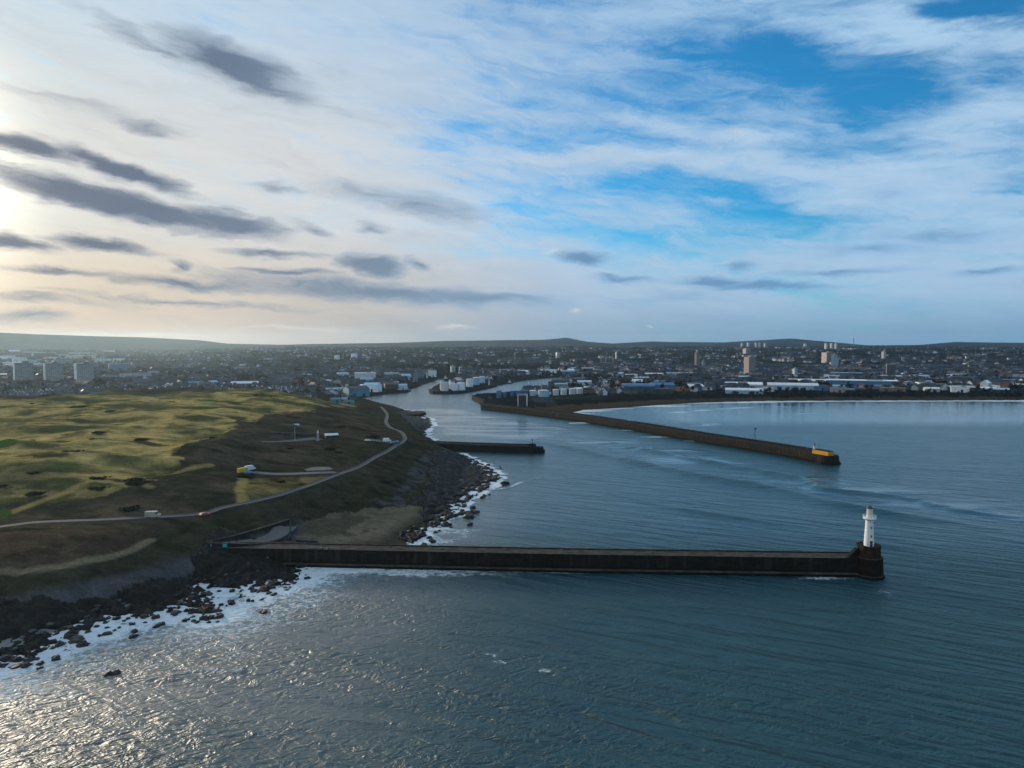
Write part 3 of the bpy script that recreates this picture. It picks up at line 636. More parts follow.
def sea_material():
    m = bpy.data.materials.new('sea_water'); m.use_nodes = True; N = NT(m.node_tree); b = N.n['Principled BSDF']
    P = N.node('ShaderNodeNewGeometry').outputs['Position']
    fo = N.node('ShaderNodeAttribute', attribute_name='foam').outputs['Fac']; ca = N.node('ShaderNodeAttribute', attribute_name='calm').outputs['Fac']
    # waves: long oblique swell, chop crossing it, small ripples
    sx_ = N.node('ShaderNodeSeparateXYZ'); N.l.new(P, sx_.inputs[0]); rt = N.smooth(sx_.outputs[0], -50, 60)
    w1 = N.noise(N.streak(P, -.50, .030, .22, .1), 1.0, 3, .5, .7)
    w2 = N.noise(N.streak(P, .25, .22, .38, .3), 1.0, 3, .55, .6)
    w3 = N.noise(N.streak(P, -.35, .65, 1.0, .6), 1.0, 2, .45, .3)
    w2 = N.m('SUBTRACT', 1.0, N.m('ABSOLUTE', N.m('MULTIPLY_ADD', w2, 2.0, -1.0)))
    gust = N.noise(N.streak(P, -.25, .006, .028, .02), 1.0, 4, .6, .8)
    amp = N.m('MULTIPLY', N.smooth(gust, .34, .64, .30, 1.3), N.m('MULTIPLY_ADD', ca, -.93, 1.0))
    h = N.m('MULTIPLY', N.m('MULTIPLY', w1, N.m('MULTIPLY_ADD', rt, 1.5, .6)), N.m('MULTIPLY_ADD', ca, -2.0, 2.1)); amp = N.m('MULTIPLY', amp, N.m('MULTIPLY_ADD', rt, -.35, 1.0))
    h = N.m('ADD', h, N.m('MULTIPLY', N.m('MULTIPLY', w2, .9), amp))
    h = N.m('ADD', h, N.m('MULTIPLY', N.m('MULTIPLY', w3, .24), amp))
    bp = N.node('ShaderNodeBump', inp={'Strength': 1.0, 'Distance': 1.0, 'Height': h})
    b.inputs['IOR'].default_value = 1.52
    f = N.noise(N.mapping(P, scale=(.42, .55, .5)), 1.0, 6, .68, 1.2); f2 = N.noise(P, 1.6, 4, .7, .8)
    cells = N.node('ShaderNodeTexVoronoi', feature='DISTANCE_TO_EDGE', inp={'Scale': .32, 'Vector': N.mix(.25, P, N.noise(P, .3, 3, .6, 0, True), 'ADD')}).outputs['Distance']
    th = N.m('ADD', N.m('MULTIPLY', f, .6), N.m('MULTIPLY', f2, .4))
    th = N.m('ADD', th, N.m('MULTIPLY', N.smooth(cells, 0, .22, .05, -.03), 1.0))
    k = N.m('ADD', fo, N.m('MULTIPLY', N.m('SUBTRACT', th, .5), 2.2))
    k = N.m('MULTIPLY', N.smooth(k, .30, .80), N.smooth(fo, .02, .12))
    col = N.mix(N.m('MULTIPLY', ca, .35), WATER_COL, (.010, .060, .085))
    si = N.node('ShaderNodeAttribute', attribute_name='silt_sheen').outputs['Fac']
    col = N.mix(N.m('MULTIPLY', si, N.smooth(w2, .35, .95, .30, 1.0)), col, (.165, .172, .170))  # sheen painted with the silt, paler on the wave crests
    col = N.mix(N.m('MULTIPLY', N.smooth(fo, .1, .8), .55), col, (.045, .16, .20))
    col = N.mix(k, col, (.60, .66, .70))
    N.l.new(col, b.inputs['Base Color'])
    N.l.new(N.m('MULTIPLY_ADD', k, .6, N.m('MULTIPLY_ADD', ca, -.38, .50)), b.inputs['Roughness'])
    N.l.new(bp.outputs[0], b.inputs['Normal'])
    return m
WATER_COL = (.0005, .042, .052)
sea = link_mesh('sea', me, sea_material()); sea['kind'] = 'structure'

# ------------------------------------------------------------------ stone
def masonry(name, col, top, bw=2.2, bh=.75, wet=(.012, .012, .011), tide=2.2, rough=.85):
    m = bpy.data.materials.new(name); m.use_nodes = True; N = NT(m.node_tree); b = N.n['Principled BSDF']; b.inputs['Roughness'].default_value = rough; b.inputs['Specular IOR Level'].default_value = .04
    ge = N.node('ShaderNodeNewGeometry'); P = ge.outputs['Position']; s_ = N.node('ShaderNodeSeparateXYZ'); N.l.new(P, s_.inputs[0])
    n = N.noise(P, .5, 6, .65); n2 = N.noise(N.mapping(P, scale=(.5, .5, .06)), 1.0, 4, .6)
    v = N.node('ShaderNodeCombineXYZ', inp={0: N.m('ADD', s_.outputs[0], s_.outputs[1]), 1: s_.outputs[2], 2: 0.0}).outputs[0]
    br = N.node('ShaderNodeTexBrick', inp={'Scale': 1.0, 'Mortar Size': .035, 'Brick Width': bw, 'Row Height': bh, 'Color1': (*col, 1), 'Color2': (*[c * .72 for c in col], 1), 'Mortar': (*[c * .35 for c in col], 1), 'Vector': v})
    c = N.mix(N.smooth(n, .35, .7, 0, .75), br.outputs[0], tuple(x * .35 for x in col)); c = N.mix(N.smooth(n2, .5, .75, 0, .5), c, tuple(x * 2.4 for x in col))
    zz = N.m('ADD', s_.outputs[2], N.m('MULTIPLY_ADD', n2, 1.6, -.8)); c = N.mix(N.smooth(zz, tide - .5, tide + .6, .9, 0.0), c, wet)
    up = N.node('ShaderNodeSeparateXYZ'); N.l.new(ge.outputs['Normal'], up.inputs[0])
    pt = N.noise(N.mapping(P, scale=(.25, .6, 1)), 1.0, 6, .7)
    tc = N.mix(N.smooth(pt, .4, .62), top, tuple(x * .45 for x in top)); tc = N.mix(N.smooth(pt, .66, .74, 0, .8), tc, tuple(min(.6, x * 2.6) for x in top))
    c = N.mix(N.smooth(up.outputs[2], .7, .9), c, tc)
    N.l.new(c, b.inputs['Base Color']); N.l.new(N.node('ShaderNodeBump', inp={'Distance': .25, 'Height': N.m('ADD', n, N.m('MULTIPLY', br.outputs[1], -.5))}).outputs[0], b.inputs['Normal'])
    return m
BW_STONE = masonry('breakwater_stone', (.026, .024, .021), (.085, .077, .060))  # paler top puts the light on the deck into the stone colour
OLD_STONE = masonry('old_breakwater_stone', (.022, .022, .021), (.030, .029, .027))
PIER_STONE = masonry('north_pier_stone', (.036, .031, .026), (.034, .033, .031))
def wall_along(line, prof, closed_ends=True):
    """sweeps a cross-section (offset to the far side, z) along a plan line"""
    P = np.array(line); T_ = np.gradient(P, axis=0); T_ /= np.linalg.norm(T_, axis=1)[:, None]; Nn = np.c_[-T_[:, 1], T_[:, 0]]
    m = MB(); k = len(prof); vs = []
    for p, nn in zip(P, Nn):
        for o, z in prof: vs.append((p[0] + nn[0] * o, p[1] + nn[1] * o, z))
    fs = []
    for i in range(len(P) - 1):
        for j in range(k): a, b = i * k + j, i * k + (j + 1) % k; fs.append((a, a + k, b + k, b))
    fs.append(tuple(range(k))); fs.append(tuple(range(len(P) * k - 1, (len(P) - 1) * k - 1, -1)))
    return m.add(vs, fs)
# south breakwater, its head and the lighthouse
line = [ground(px, py) for px, py in ((205, 565.2), (310, 567), (420, 569.4), (540, 572), (700, 574.6), (865, 577.1))]
line = [tuple(p) for p in smooth_line(line, 12)]
W0 = 9.6; HT = 6.0
sb = thing('breakwater', 'long dark stone breakwater carrying the white lighthouse at its seaward end', 'breakwater', (line[0][0], line[0][1], 0))
def kid(o, root):
    o.parent = root; o.matrix_parent_inverse = Matrix.Translation(-root.location); return o
jit = random.Random(4)
kid(wall_along(line, [(0, -3), (W0, -3), (W0 - .5, HT - .1), (W0 - .5, HT + .25), (W0 - 1.2, HT + .25), (W0 - 1.2, HT - .05), (1.2, HT - .1), (1.2, HT + .45), (.55, HT + .45), (.4, HT - 1.2), (.25, 1.4), (-.5, .9)]).build('stone_wall', BW_STONE), sb)
hx, hy = ground(872, 580); hy += 4.6; hx += 1.1
head = MB(); head.lathe([(5.4, -3), (5.2, .9), (4.75, 1.0), (4.5, 6.4), (4.6, 6.45), (4.6, 6.9), (4.0, 6.95)], 12, (hx, hy))
kid(head.build('round_head', BW_STONE), sb)
pl = MB(); pl.lathe([(4.0, 6.9), (3.75, 10.6), (4.0, 10.65), (4.0, 11.1), (3.55, 11.1), (3.5, 10.75)], 10, (hx - .1, hy)); kid(pl.build('plinth', masonry('plinth_stone', (.038, .031, .023), (.05, .045, .035))), sb)
stp = MB()
for k in range(8): stp.box((hx - 4.6 - .5 * (7 - k), hy, 6.0 + .27 * k), (.5, 1.6, .54 * k + .3))
kid(stp.build('stair', BW_STONE), sb)
rng = random.Random(11)
white = mat('white_painted_stone', (.70, .74, .77), .55, .1, 1.5, .3, dark=(.60, .57, .50)); cream = mat('lantern_paint', (.62, .60, .55), .5, .1, 2)
darkiron = mat('dark_iron', (.03, .03, .03), .5, .2, 3); glass = mat('dark_lantern_glass', (.05, .06, .07), .1, .05, 1, .6); domem = mat('brown_dome', (.09, .055, .04), .5, .2, 2)
lh = thing('lighthouse', 'white round lighthouse tower on the end of the long dark breakwater', 'lighthouse', (hx - .1, hy, 10.75))
t = MB(); prof = []
for k in range(9):
    z = k * 1.09; r = 1.62 - .42 * (z / 8.8); prof += [(r, z), (r - .02, z + .95), (r + .09, z + .97), (r + .09, z + 1.07)]
t.lathe(prof[:-2], 24); t.build('tower', white, lh)
g = MB(); g.lathe([(1.22, 8.9), (1.4, 9.1), (2.0, 9.5), (2.1, 9.55), (2.1, 9.85), (1.3, 9.87)], 24); g.build('gallery', white, lh)
r = MB()
for k in range(16):
    a = 2 * math.pi * k / 16; r.tube((2.08 * math.cos(a), 2.08 * math.sin(a), 9.85), (2.08 * math.cos(a), 2.08 * math.sin(a), 10.75), .035, 4)
for z in (10.3, 10.75): r.lathe([(2.05, z - .03), (2.12, z - .03), (2.12, z + .03), (2.05, z + .03)], 24, cap=False)
r.build('railing', white, lh)
l = MB(); l.lathe([(1.05, 9.87), (1.02, 10.8), (1.1, 10.82), (1.1, 10.9)], 16); l.build('lantern_base', white, lh)
gl = MB(); gl.lathe([(.95, 10.9), (.88, 13.1)], 12); go = gl.build('lantern_glass', cream, lh)
gb = MB()
for k in range(12):
    a = 2 * math.pi * k / 12; gb.tube((.98 * math.cos(a), .98 * math.sin(a), 11), (.91 * math.cos(a), .91 * math.sin(a), 13.1), .05, 4)
gb.build('glazing_bar', white, go)
d = MB(); d.lathe([(1.02, 13.1), (1.0, 13.25), (.82, 13.65), (.45, 13.95), (.18, 14.02), (.2, 14.2), (.05, 14.4), (.04, 14.8)], 16); d.build('dome', domem, lh)
dr = MB(); dr.box((0, -1.60, 1.0), (.85, .16, 1.9)); dr.build('door', darkiron, lh)
for z in (3.6, 6.6):
    wn = MB(); wn.box((0, -(1.64 - .42 * z / 8.8), z), (.42, .2, .85)); wn.build('window', darkiron, lh)

# north pier
nl = [(481, 409.2), (530, 415), (577, 421.3), (612, 427), (647, 432.8), (702, 442.6), (772, 454.2), (822, 463.6)]
nl = [tuple(p) for p in smooth_line([ground(*p) for p in nl], 14)]
np_ = thing('pier', 'long brown stone pier with a yellow painted end running out across the bay', 'pier', (nl[0][0], nl[0][1], 0))
kid(wall_along(nl, [(0, -3), (11, -3), (10.5, 6.0), (10.5, 7.6), (9.6, 7.6), (9.4, 6.0), (1.0, 5.8), (.7, 5.8), (.3, 2.0), (-.6, 1.5)]).build('stone_wall', PIER_STONE), np_)
ex, ey = nl[-1]; e0 = np.array(nl[-2]); dv = np.array([ex, ey]) - e0; dv /= np.linalg.norm(dv); nv = np.array([-dv[1], dv[0]]); c0 = np.array([ex, ey]) + nv * 5.2 + dv * .5
hd = MB(); hd.lathe([(8.4, -3), (8.0, 1.2), (7.2, 1.3), (6.6, 5.6), (6.3, 5.9)], 12, tuple(c0)); kid(hd.build('round_head', PIER_STONE), np_)
yel = mat('weathered_yellow_paint', (.52, .27, .022), .7, .22, .5, dark=(.34, .17, .02))
yb = MB(); ang = math.atan2(dv[1], dv[0]); cc = c0 - dv * 3.2
yb.box((*(cc + nv * -1.6), 6.9), (14, 5.6, 3.4), 0, ang, .03); kid(yb.build('yellow_block', yel), np_)
yc = MB(); yc.box((*(cc + nv * -1.6), 8.75), (13.4, 5.2, .3), 0, ang); kid(yc.build('coping', PIER_STONE), np_)
b0 = cc - dv * 6.2 - nv * 3.0
bl = thing('light_tower', 'small white light tower beside the yellow end of the long pier', 'light tower', (b0[0], b0[1], 5.8))
x = MB(); x.lathe([(1.1, 0), (1.0, .8), (.78, .9), (.62, 5.2)], 12); x.build('tower', white, bl)
x = MB(); x.lathe([(1.05, 5.2), (1.05, 5.45), (.6, 5.46)], 12); x.build('gallery', white, bl)
x = MB(); x.lathe([(.5, 5.46), (.5, 6.4), (.62, 6.45), (.1, 7.0), (.04, 7.4)], 10); x.build('lantern', darkiron, bl)
# old breakwater and the little jetty inside the harbour mouth
ol = [tuple(p) for p in smooth_line([ground(*p) for p in [(428, 449.6), (460, 451), (500, 452.4), (535, 453.2)]], 12)]
ob = thing('breakwater', 'short dark stone breakwater with stepped end inside the harbour mouth', 'breakwater', (ol[0][0], ol[0][1], 0))
kid(wall_along(ol, [(0, -3), (8.5, -3), (8, 5.4), (8, 6.0), (7.2, 6.0), (7.0, 5.4), (.6, 5.2), (0, 1.2), (-.5, .9)]).build('stone_wall', OLD_STONE), ob)
ox, oy = ol[-1]; hd = MB(); hd.lathe([(5.6, -3), (5.2, 2.2), (4.4, 2.4), (4.0, 4.4), (3.2, 4.5)], 10, (ox + 2.5, oy + 4)); hd.box((ox - 2.5, oy + 4.3, 6.0), (4, 5, 1.4)); kid(hd.build('stepped_end', OLD_STONE), ob)
lp = thing('beacon', 'thin dark light post near the end of the short harbour breakwater', 'beacon', (ox - 2.0, oy + 4.3, 6.7))
x = MB(); x.tube((0, 0, 0), (0, 0, 2.6), .22, 8); x.build('post', darkiron, lp); x = MB(); x.lathe([(.45, 2.6), (.45, 3.4), (.1, 3.8)], 8); x.build('lantern', darkiron, lp)
jp = [ground(392, 411.5, 2.5), ground(424, 411.2, 2.5), ground(426, 412.6, 2.5), ground(419, 414.6, 2.5), ground(396, 413.8, 2.5)]
jt = tag(MB().prism(jp, -3, 2.6).build('jetty', OLD_STONE), 'low dark stone jetty under the headland path at the river mouth', 'jetty')
bx, by = ground(755, 433)
nb = thing('navigation_beacon', 'slim dark beacon standing alone in the bay behind the long pier', 'beacon', (bx, by, 0))
x = MB(); x.tube((0, 0, -3), (0, 0, 3.6), .28, 8); x.build('post', darkiron, nb); x = MB(); x.box((0, 0, 4.2), (1.5, 1.5, 1.3)); x.build('topmark', darkiron, nb)
# ------------------------------------------------------------------ quays and the town
def facade(name, col, win=(.03, .04, .05), bw=3.2, bh=3.0, gap=.45, rand=.25):
    m = bpy.data.materials.new(name); m.use_nodes = True; N = NT(m.node_tree); b = N.n['Principled BSDF']; b.inputs['Roughness'].default_value = .75
    s_ = N.node('ShaderNodeSeparateXYZ'); N.l.new(N.node('ShaderNodeTexCoord').outputs['Object'], s_.inputs[0])
    v = N.node('ShaderNodeCombineXYZ', inp={0: N.m('ADD', s_.outputs[0], s_.outputs[1]), 1: s_.outputs[2], 2: 0.0}).outputs[0]
    br = N.node('ShaderNodeTexBrick', offset=0.0, inp={'Scale': 1.0, 'Mortar Size': gap, 'Mortar Smooth': .0, 'Brick Width': bw, 'Row Height': bh, 'Color1': (*win, 1), 'Color2': (*[w * 2.2 for w in win], 1), 'Mortar': (*col, 1), 'Vector': v})
    r = N.node('ShaderNodeObjectInfo').outputs['Random']; k = N.m('MULTIPLY_ADD', r, 2 * rand, 1 - rand)
    N.l.new(N.mix(1.0, br.outputs[0], N.node('ShaderNodeCombineColor', inp={0: k, 1: k, 2: k}).outputs[0], 'MULTIPLY'), b.inputs['Base Color']); return m
PAL = {'white': (.72, .74, .76), 'pale': (.48, .51, .55), 'grey': (.16, .18, .20), 'slate': (.045, .056, .070), 'dark': (.022, .026, .030), 'blue': (.05, .16, .30), 'teal': (.05, .22, .28), 'light blue': (.30, .48, .60),
       'orange': (.50, .17, .04), 'brown': (.075, .045, .034), 'pink': (.30, .255, .25), 'green': (.06, .16, .10), 'cream': (.46, .44, .40), 'sand': (.17, .14, .10)}
MT = {k: mat('sheet_' + k.replace(' ', '_'), v, .6, .16, .12, .35, rand=.18, dark=tuple(c * .6 for c in v)) for k, v in PAL.items()}
FAC = {k: facade('facade_' + k.replace(' ', '_'), tuple(c * .8 for c in PAL[k]), tuple(.02 + .28 * c for c in PAL[k])) for k in ('white', 'pale', 'grey', 'pink', 'brown', 'slate', 'cream', 'light blue')}
doorm = mat('dark_door', (.03, .035, .045), .6, .1)
OCC = []
def free(p, r): return all((p[0] - q[0]) ** 2 + (p[1] - q[1]) ** 2 > (r + q[2]) ** 2 for q in OCC)
def spot(px, py): p = on_land(px, py); return p, zat(*p), float(np.hypot(*p)) / FPX
def shed(px, py, w, h, dep, wall, roof, label, style='gable', rz=0.0, cat='warehouse', name='warehouse', group=None, rh=None, pos=None):
    p, z, k = spot(px, py) if pos is None else pos
    L, H = w * k, h * k; OCC.append((p[0], p[1] + dep / 2, max(L, dep) * .5))
    r = thing(name, label, cat, (p[0], p[1] + dep / 2, z - .2), rz - math.atan2(p[0], p[1]) * .9, group)
    if style == 'flat':
        m = MB(); m.box((0, 0, H / 2), (L, dep, H)); m.build('wall', MT[wall] if wall not in FAC or cat == 'warehouse' else FAC[wall], r)
        m = MB(); m.box((0, 0, H + .25), (L + .5, dep + .5, .5)); m.build('roof', MT[roof], r)
        m = MB(); m.box((L * .18, 0, H + 1.2), (L * .22, dep * .4, 1.6)); m.build('plant_room', MT['grey'], r)
    else:
        q = rh if rh is not None else (.22 if style == 'gable' else .30); f = 'gable' if style == 'gable' else 'arch'; hh = H * (1 - q) if style == 'arch' else H * .72
        getattr(m := MB(), f)(L, dep, hh, H - hh, walls=True, roof=False); m.build('wall', MT[wall], r)
        getattr(m := MB(), f)(L, dep, hh, H - hh, walls=False, roof=True); m.build('roof', MT[roof], r)
    if cat == 'warehouse':
        for xx in ((-.25, .22) if L > 26 else (.1,)):
            m = MB(); m.box((xx * L, -dep / 2 - .06, min(H * .3, 2.4)), (min(L * .14, 6), .14, min(H * .6, 4.8))); m.build('loading_door', doorm, r)
    return r
def tower(px, py, w, h, wall, side, label, rz=0.6, dep=None, group=None, name='tower_block'):
    p, z, k = spot(px, py); W, H = w * k, h * k; D_ = dep or W; c = abs(math.cos(rz)) + abs(math.sin(rz)) * D_ / W; W /= c; D_ /= c
    OCC.append((p[0], p[1], W * .8)); r = thing(name, label, 'tower block', (p[0], p[1], z - .3), rz, group)
    m = MB(); m.box((0, 0, H / 2), (W, D_, H)); m.build('wall', FAC[wall], r)
    m = MB(); m.box((-W / 2 - .1, 0, H / 2), (.6, D_ * .99, H + .4)); m.build('end_wall', MT[side], r)
    m = MB(); m.box((0, 0, H + .4), (W + .3, D_ + .3, .8)); m.build('roof', MT['grey'], r)
    m = MB(); m.box((W * .1, 0, H + 2.2), (W * .35, D_ * .5, 2.8)); m.build('lift_housing', MT['grey'], r)
    return r
def tank(px, py, w, h, col, label, group=None):
    p, z, k = spot(px, py); R_, H = w * k / 2, h * k; OCC.append((p[0], p[1] + R_, R_)); r = thing('storage_tank', label, 'storage tank', (p[0], p[1] + R_, z - .2), 0, group)
    m = MB(); m.lathe([(R_, 0), (R_, H)], 20, cap=False); m.build('shell', MT[col], r)
    m = MB(); m.lathe([(R_ + .12, H - .3), (R_ + .12, H), (R_ * .6, H + R_ * .10), (.3, H + R_ * .14)], 20); m.build('roof', MT['pale' if col == 'white' else 'white'], r)
    m = MB()
    for i in range(8):
        a = 2.6 + i * .16; m.box((math.cos(a) * (R_ + .5), math.sin(a) * (R_ + .5), H * (i + .5) / 8), (1.0, 1.0, .25), 0, a)
    m.build('stair', MT['grey'], r); return r
def ship(px, py, w, rz, hull, top, label, crane=True, pos=None):
    p, _, k = spot(px, py); p = np.array(ground(px, py)); k = float(np.hypot(*p)) / FPX; L = w * k; B = L * .17; F = L * .075
    r = thing('supply_ship', label, 'ship', (p[0], p[1], 0), rz); m = MB(); st = [(-.5, .85, 0), (-.3, 1, 0), (.2, 1, .05), (.38, .7, .45), (.5, .06, .8)]
    vs = []
    for sx, bw, sh in st:
        for sy in (-1, 1): vs += [(sx * L * .96, sy * B / 2 * bw * .8, -1), (sx * L, sy * B / 2 * bw, F * (1 + sh))]
    fs = []
    for i in range(len(st) - 1): a = i * 4; b = a + 4; fs += [(a, b, b + 1, a + 1), (a + 2, a + 3, b + 3, b + 2), (a + 1, b + 1, b + 3, a + 3)]
    fs += [(0, 1, 3, 2), (16, 18, 19, 17)]
    m.add(vs, fs); m.build('hull', MT[hull], r)
    h0 = F * 1.05; m = MB()
    for i, (ln, bb) in enumerate([(.24, .86), (.22, .8), (.17, .74), (.13, .8)]): m.box((L * (.24 - i * .012), 0, h0 + L * (.022 + i * .043)), (L * ln, B * bb, L * .042))
    s0 = m.build('superstructure', MT[top], r)
    m = MB(); m.box((L * .225, 0, h0 + L * .158), (L * .12, B * .83, L * .014)); m.build('bridge_window', doorm, s0)
    m = MB(); m.tube((L * .2, 0, h0 + L * .17), (L * .2, 0, h0 + L * .30), L * .006, 6); m.box((L * .2, 0, h0 + L * .25), (L * .01, B * .5, L * .008)); m.build('mast', MT['white'], r)
    m = MB(); m.box((L * .10, B * .25, h0 + L * .12), (L * .03, B * .2, L * .12)); m.build('funnel', MT[hull], r)
    if crane:
        m = MB(); m.tube((-L * .1, B * .3, h0), (-L * .1, B * .3, h0 + L * .16), L * .014, 8); m.tube((-L * .1, B * .3, h0 + L * .16), (-L * .32, B * .1, h0 + L * .24), L * .009, 6); m.build('deck_crane', MT['orange'], r)
    OCC.append((p[0], p[1], L * .4)); return r
QS = MT['slate']
def quay(pts, label, wdt=14, h=4.2):
    ln = [tuple(p) for p in smooth_line([ground(*p) for p in pts], 12)]
    return tag(wall_along(ln, [(-.6, -3), (wdt, -3), (wdt, h - .1), (.5, h - .1), (.45, h + .35), (-.4, h + .35), (-.5, h - .2)]).build('quay_wall', OLD_STONE), label, 'quay')
quay([(429, 391.2), (431, 393.2), (438, 393.9), (461, 393.3), (484, 389.4), (497, 386.4)], 'stone quay round the pale storage tanks in the harbour')
quay([(472, 398), (474, 400), (479, 402.5), (483, 405.2), (481, 408.5), (484, 409.5)], 'dark stone quay at the landward end of the long pier', 18, 5.0)
quay([(362, 400), (366, 396.8), (389, 393.6), (407, 392.3), (410, 389.3), (421, 385.3)], 'low stone quay along the sheds on the river bank')

# three slabs beyond the golf links, and the towers across the town
for px, nm in ((24, 'first of three high flats beyond the links, farthest from the harbour'), (54, 'middle one of the three high flats beyond the links'), (84.5, 'high flats closest to the terraced slope, third of the three beyond the links')):
    tower(px, 385.5, 17.5, 18.5, 'sand' if 0 else 'cream', 'light blue', nm, .72)  # light blue end walls paint the bluish light on the left faces
tower(749.5, 375, 9.5, 17, 'pink', 'pink', 'pinkish tower block standing highest above the long white sheds', .35)
tower(746.5, 356, 6, 7, 'pink', 'cream', 'pale tower block on the slope just behind the pinkish one', .3)
tower(697, 368, 4.5, 15, 'grey', 'slate', 'slim grey tower in the middle of the town', .4)
tower(703.5, 369, 2.5, 8, 'grey', 'slate', 'thin low tower beside the slim grey tower', .4)
tower(828, 363, 9, 9.5, 'pink', 'pink', 'pinkish slab block on the slope beside a blue one', .15)
tower(834, 369, 5, 13, 'light blue', 'blue', 'blue slab block on the slope beside the pinkish one', .5)
tower(838.5, 368, 3, 8, 'brown', 'brown', 'brown slab block standing against the blue one', .3)
tower(890.5, 377, 8.5, 11, 'slate', 'grey', 'dark grey tower block above the bay promenade sheds', -.4)
tower(883.5, 359, 3, 6.5, 'white', 'cream', 'small lone white tower on the far green slope', .3)
tower(795, 378, 3.5, 8.5, 'light blue', 'light blue', 'narrow light blue tower among low houses', .2)
tower(453, 372, 5, 6, 'light blue', 'light blue', 'pale blue office tower beyond the tank quay, taller of two', .3); tower(461, 372, 4, 5, 'light blue', 'light blue', 'pale blue office tower beyond the tank quay, smaller of two', .3)
tower(558, 358, 4.5, 5.5, 'pale', 'white', 'pale block alone on the wooded slope above the docks', .3); tower(617, 361, 3, 9, 'grey', 'pale', 'grey block beside a cluster of church spires', .3)
for px, py, w, h in ((805, 348, 2.4, 4), (826, 349, 2.6, 5), (831.5, 349, 2.6, 5), (836, 349, 2.6, 5), (742, 348, 2.2, 4.5), (748, 348, 2.2, 5), (756, 348, 2.4, 5), (759.5, 348, 2.2, 5), (765, 347.5, 2.2, 4)):
    tower(px, py, w, h, 'pale', 'pale', 'tiny pale tower block seen on the skyline of the hills', .4, group='tower blocks on the skyline')
p, z, k = spot(853.5, 348); mt_ = thing('radio_mast', 'dark radio mast rising over the skyline behind the town', 'mast', (p[0], p[1], z)); m = MB(); m.tube((0, 0, 0), (0, 0, 9 * k), 3.6, 6, 0, 2.2); m.build('tower', MT['slate'], mt_); m = MB(); m.lathe([(4.5, 6.6 * k), (4.5, 7.6 * k)], 8); m.build('antenna_ring', MT['grey'], mt_)
for i, (px, py, h) in enumerate(((606, 362, 10), (613, 362, 9), (601, 361, 7), (346, 384, 9))):
    p, z, k = spot(px, py); r = thing('church', ['tallest grey church spire of the far town centre', 'second grey church spire close to the tallest one', 'lower grey church spire of the far centre', 'church spire near the river sheds'][i], 'church', (p[0], p[1], z)); W = 1.1 * k
    m = MB(); m.gable(W * 4, W * 1.6, W * 1.6, W * 1.2, c=(W * 2.5, 0, 0), mi=0, mr=0); m.build('nave', MT['slate'], r); m = MB(); m.box((0, 0, h * k * .25), (W, W, h * k * .5)); m.build('tower', MT['grey'], r); m = MB(); m.lathe([(W * .6, h * k * .5), (.2, h * k)], 8); m.build('spire', MT['slate'], r)

# harbour: the sheds, tanks, ships one can pick out
S_ = shed
S_(354, 396.5, 21, 10, 30, 'teal', 'slate', 'large dark teal shed at the river bank below the links', 'gable', .35)
S_(371, 392, 15, 9, 24, 'white', 'light blue', 'blue and white gabled shed beside the dark teal shed', 'gable', -.3)
S_(364, 382, 20, 9, 24, 'pale', 'white', 'tall white shed with a bright roof behind the river bank', 'flat')
S_(366, 384.5, 12, 7, 14, 'light blue', 'light blue', 'light blue gabled shed in front of the tall white one', 'gable', .2)
S_(333, 393, 18, 5, 14, 'pale', 'light blue', 'long low shed with a sloping pale blue roof by the links', 'gable', .25)
S_(324, 401, 9, 9, 16, 'dark', 'slate', 'dark hall with a steep roof at the foot of the links', 'gable', .8)
S_(334, 403, 9, 5, 10, 'teal', 'teal', 'small teal roofed hut next to the dark steep hall', 'gable', .3)
S_(348, 404.5, 9, 4, 10, 'teal', 'green', 'green roofed hut at the corner of the river bank', 'gable', -.2)
S_(390, 389, 13, 6, 18, 'brown', 'slate', 'brown shed standing by the river between two pale ones', 'gable', .2)
S_(401, 390.5, 10, 7, 18, 'pale', 'light blue', 'pale shed at the point where the river bends', 'arch', .1)
S_(391, 378, 14, 5, 20, 'light blue', 'pale', 'wide light blue shed behind the river point', 'flat'); S_(404, 380, 11, 6, 18, 'pale', 'light blue', 'pale gabled shed behind the river point', 'gable', .4)
S_(415, 382, 5, 9, 8, 'grey', 'grey', 'tall narrow grey silo building by the channel', 'flat'); S_(420, 378, 6, 6, 12, 'blue', 'slate', 'blue shed at the mouth of the far channel', 'gable')
S_(432, 377, 8, 6, 18, 'white', 'white', 'bright white block across the far channel', 'flat'); S_(342, 377.5, 11, 5, 14, 'pale', 'light blue', 'pale shed with blue roof among the houses above the river', 'gable', .3)
S_(242, 388, 24, 6, 26, 'blue', 'white', 'long blue shed with a white roof just over the crest of the links', 'gable', 0, rh=.2)
S_(262, 392.5, 11, 5, 18, 'blue', 'light blue', 'light blue roofed shed half hidden by the crest', 'gable', .2); S_(276, 393, 10, 4, 14, 'slate', 'blue', 'dark blue shed beside the light blue roofed one', 'gable')
S_(178, 384.5, 6, 5, 12, 'light blue', 'light blue', 'small blue shed beside the white gabled houses', 'gable', .4); S_(194, 388, 13, 6, 16, 'light blue', 'teal', 'blue shed nearest the golf crest', 'gable', .4); S_(211, 386, 7, 5, 14, 'pale', 'light blue', 'pale blue shed between two longer blue sheds', 'gable', .5); S_(218, 387, 9, 4, 14, 'slate', 'light blue', 'slate walled shed with blue roof behind the crest', 'gable', .2)
for px in (166.5, 171): S_(px, 389, 4.5, 5.5, 9, 'white', 'pale', 'white gabled house on the crest of the links', 'gable', math.pi / 2, 'house', 'gabled_house', 'white gabled houses on the crest')
S_(88, 361.5, 1, 1, 1, 'white', 'white', 'x', 'flat') if 0 else None
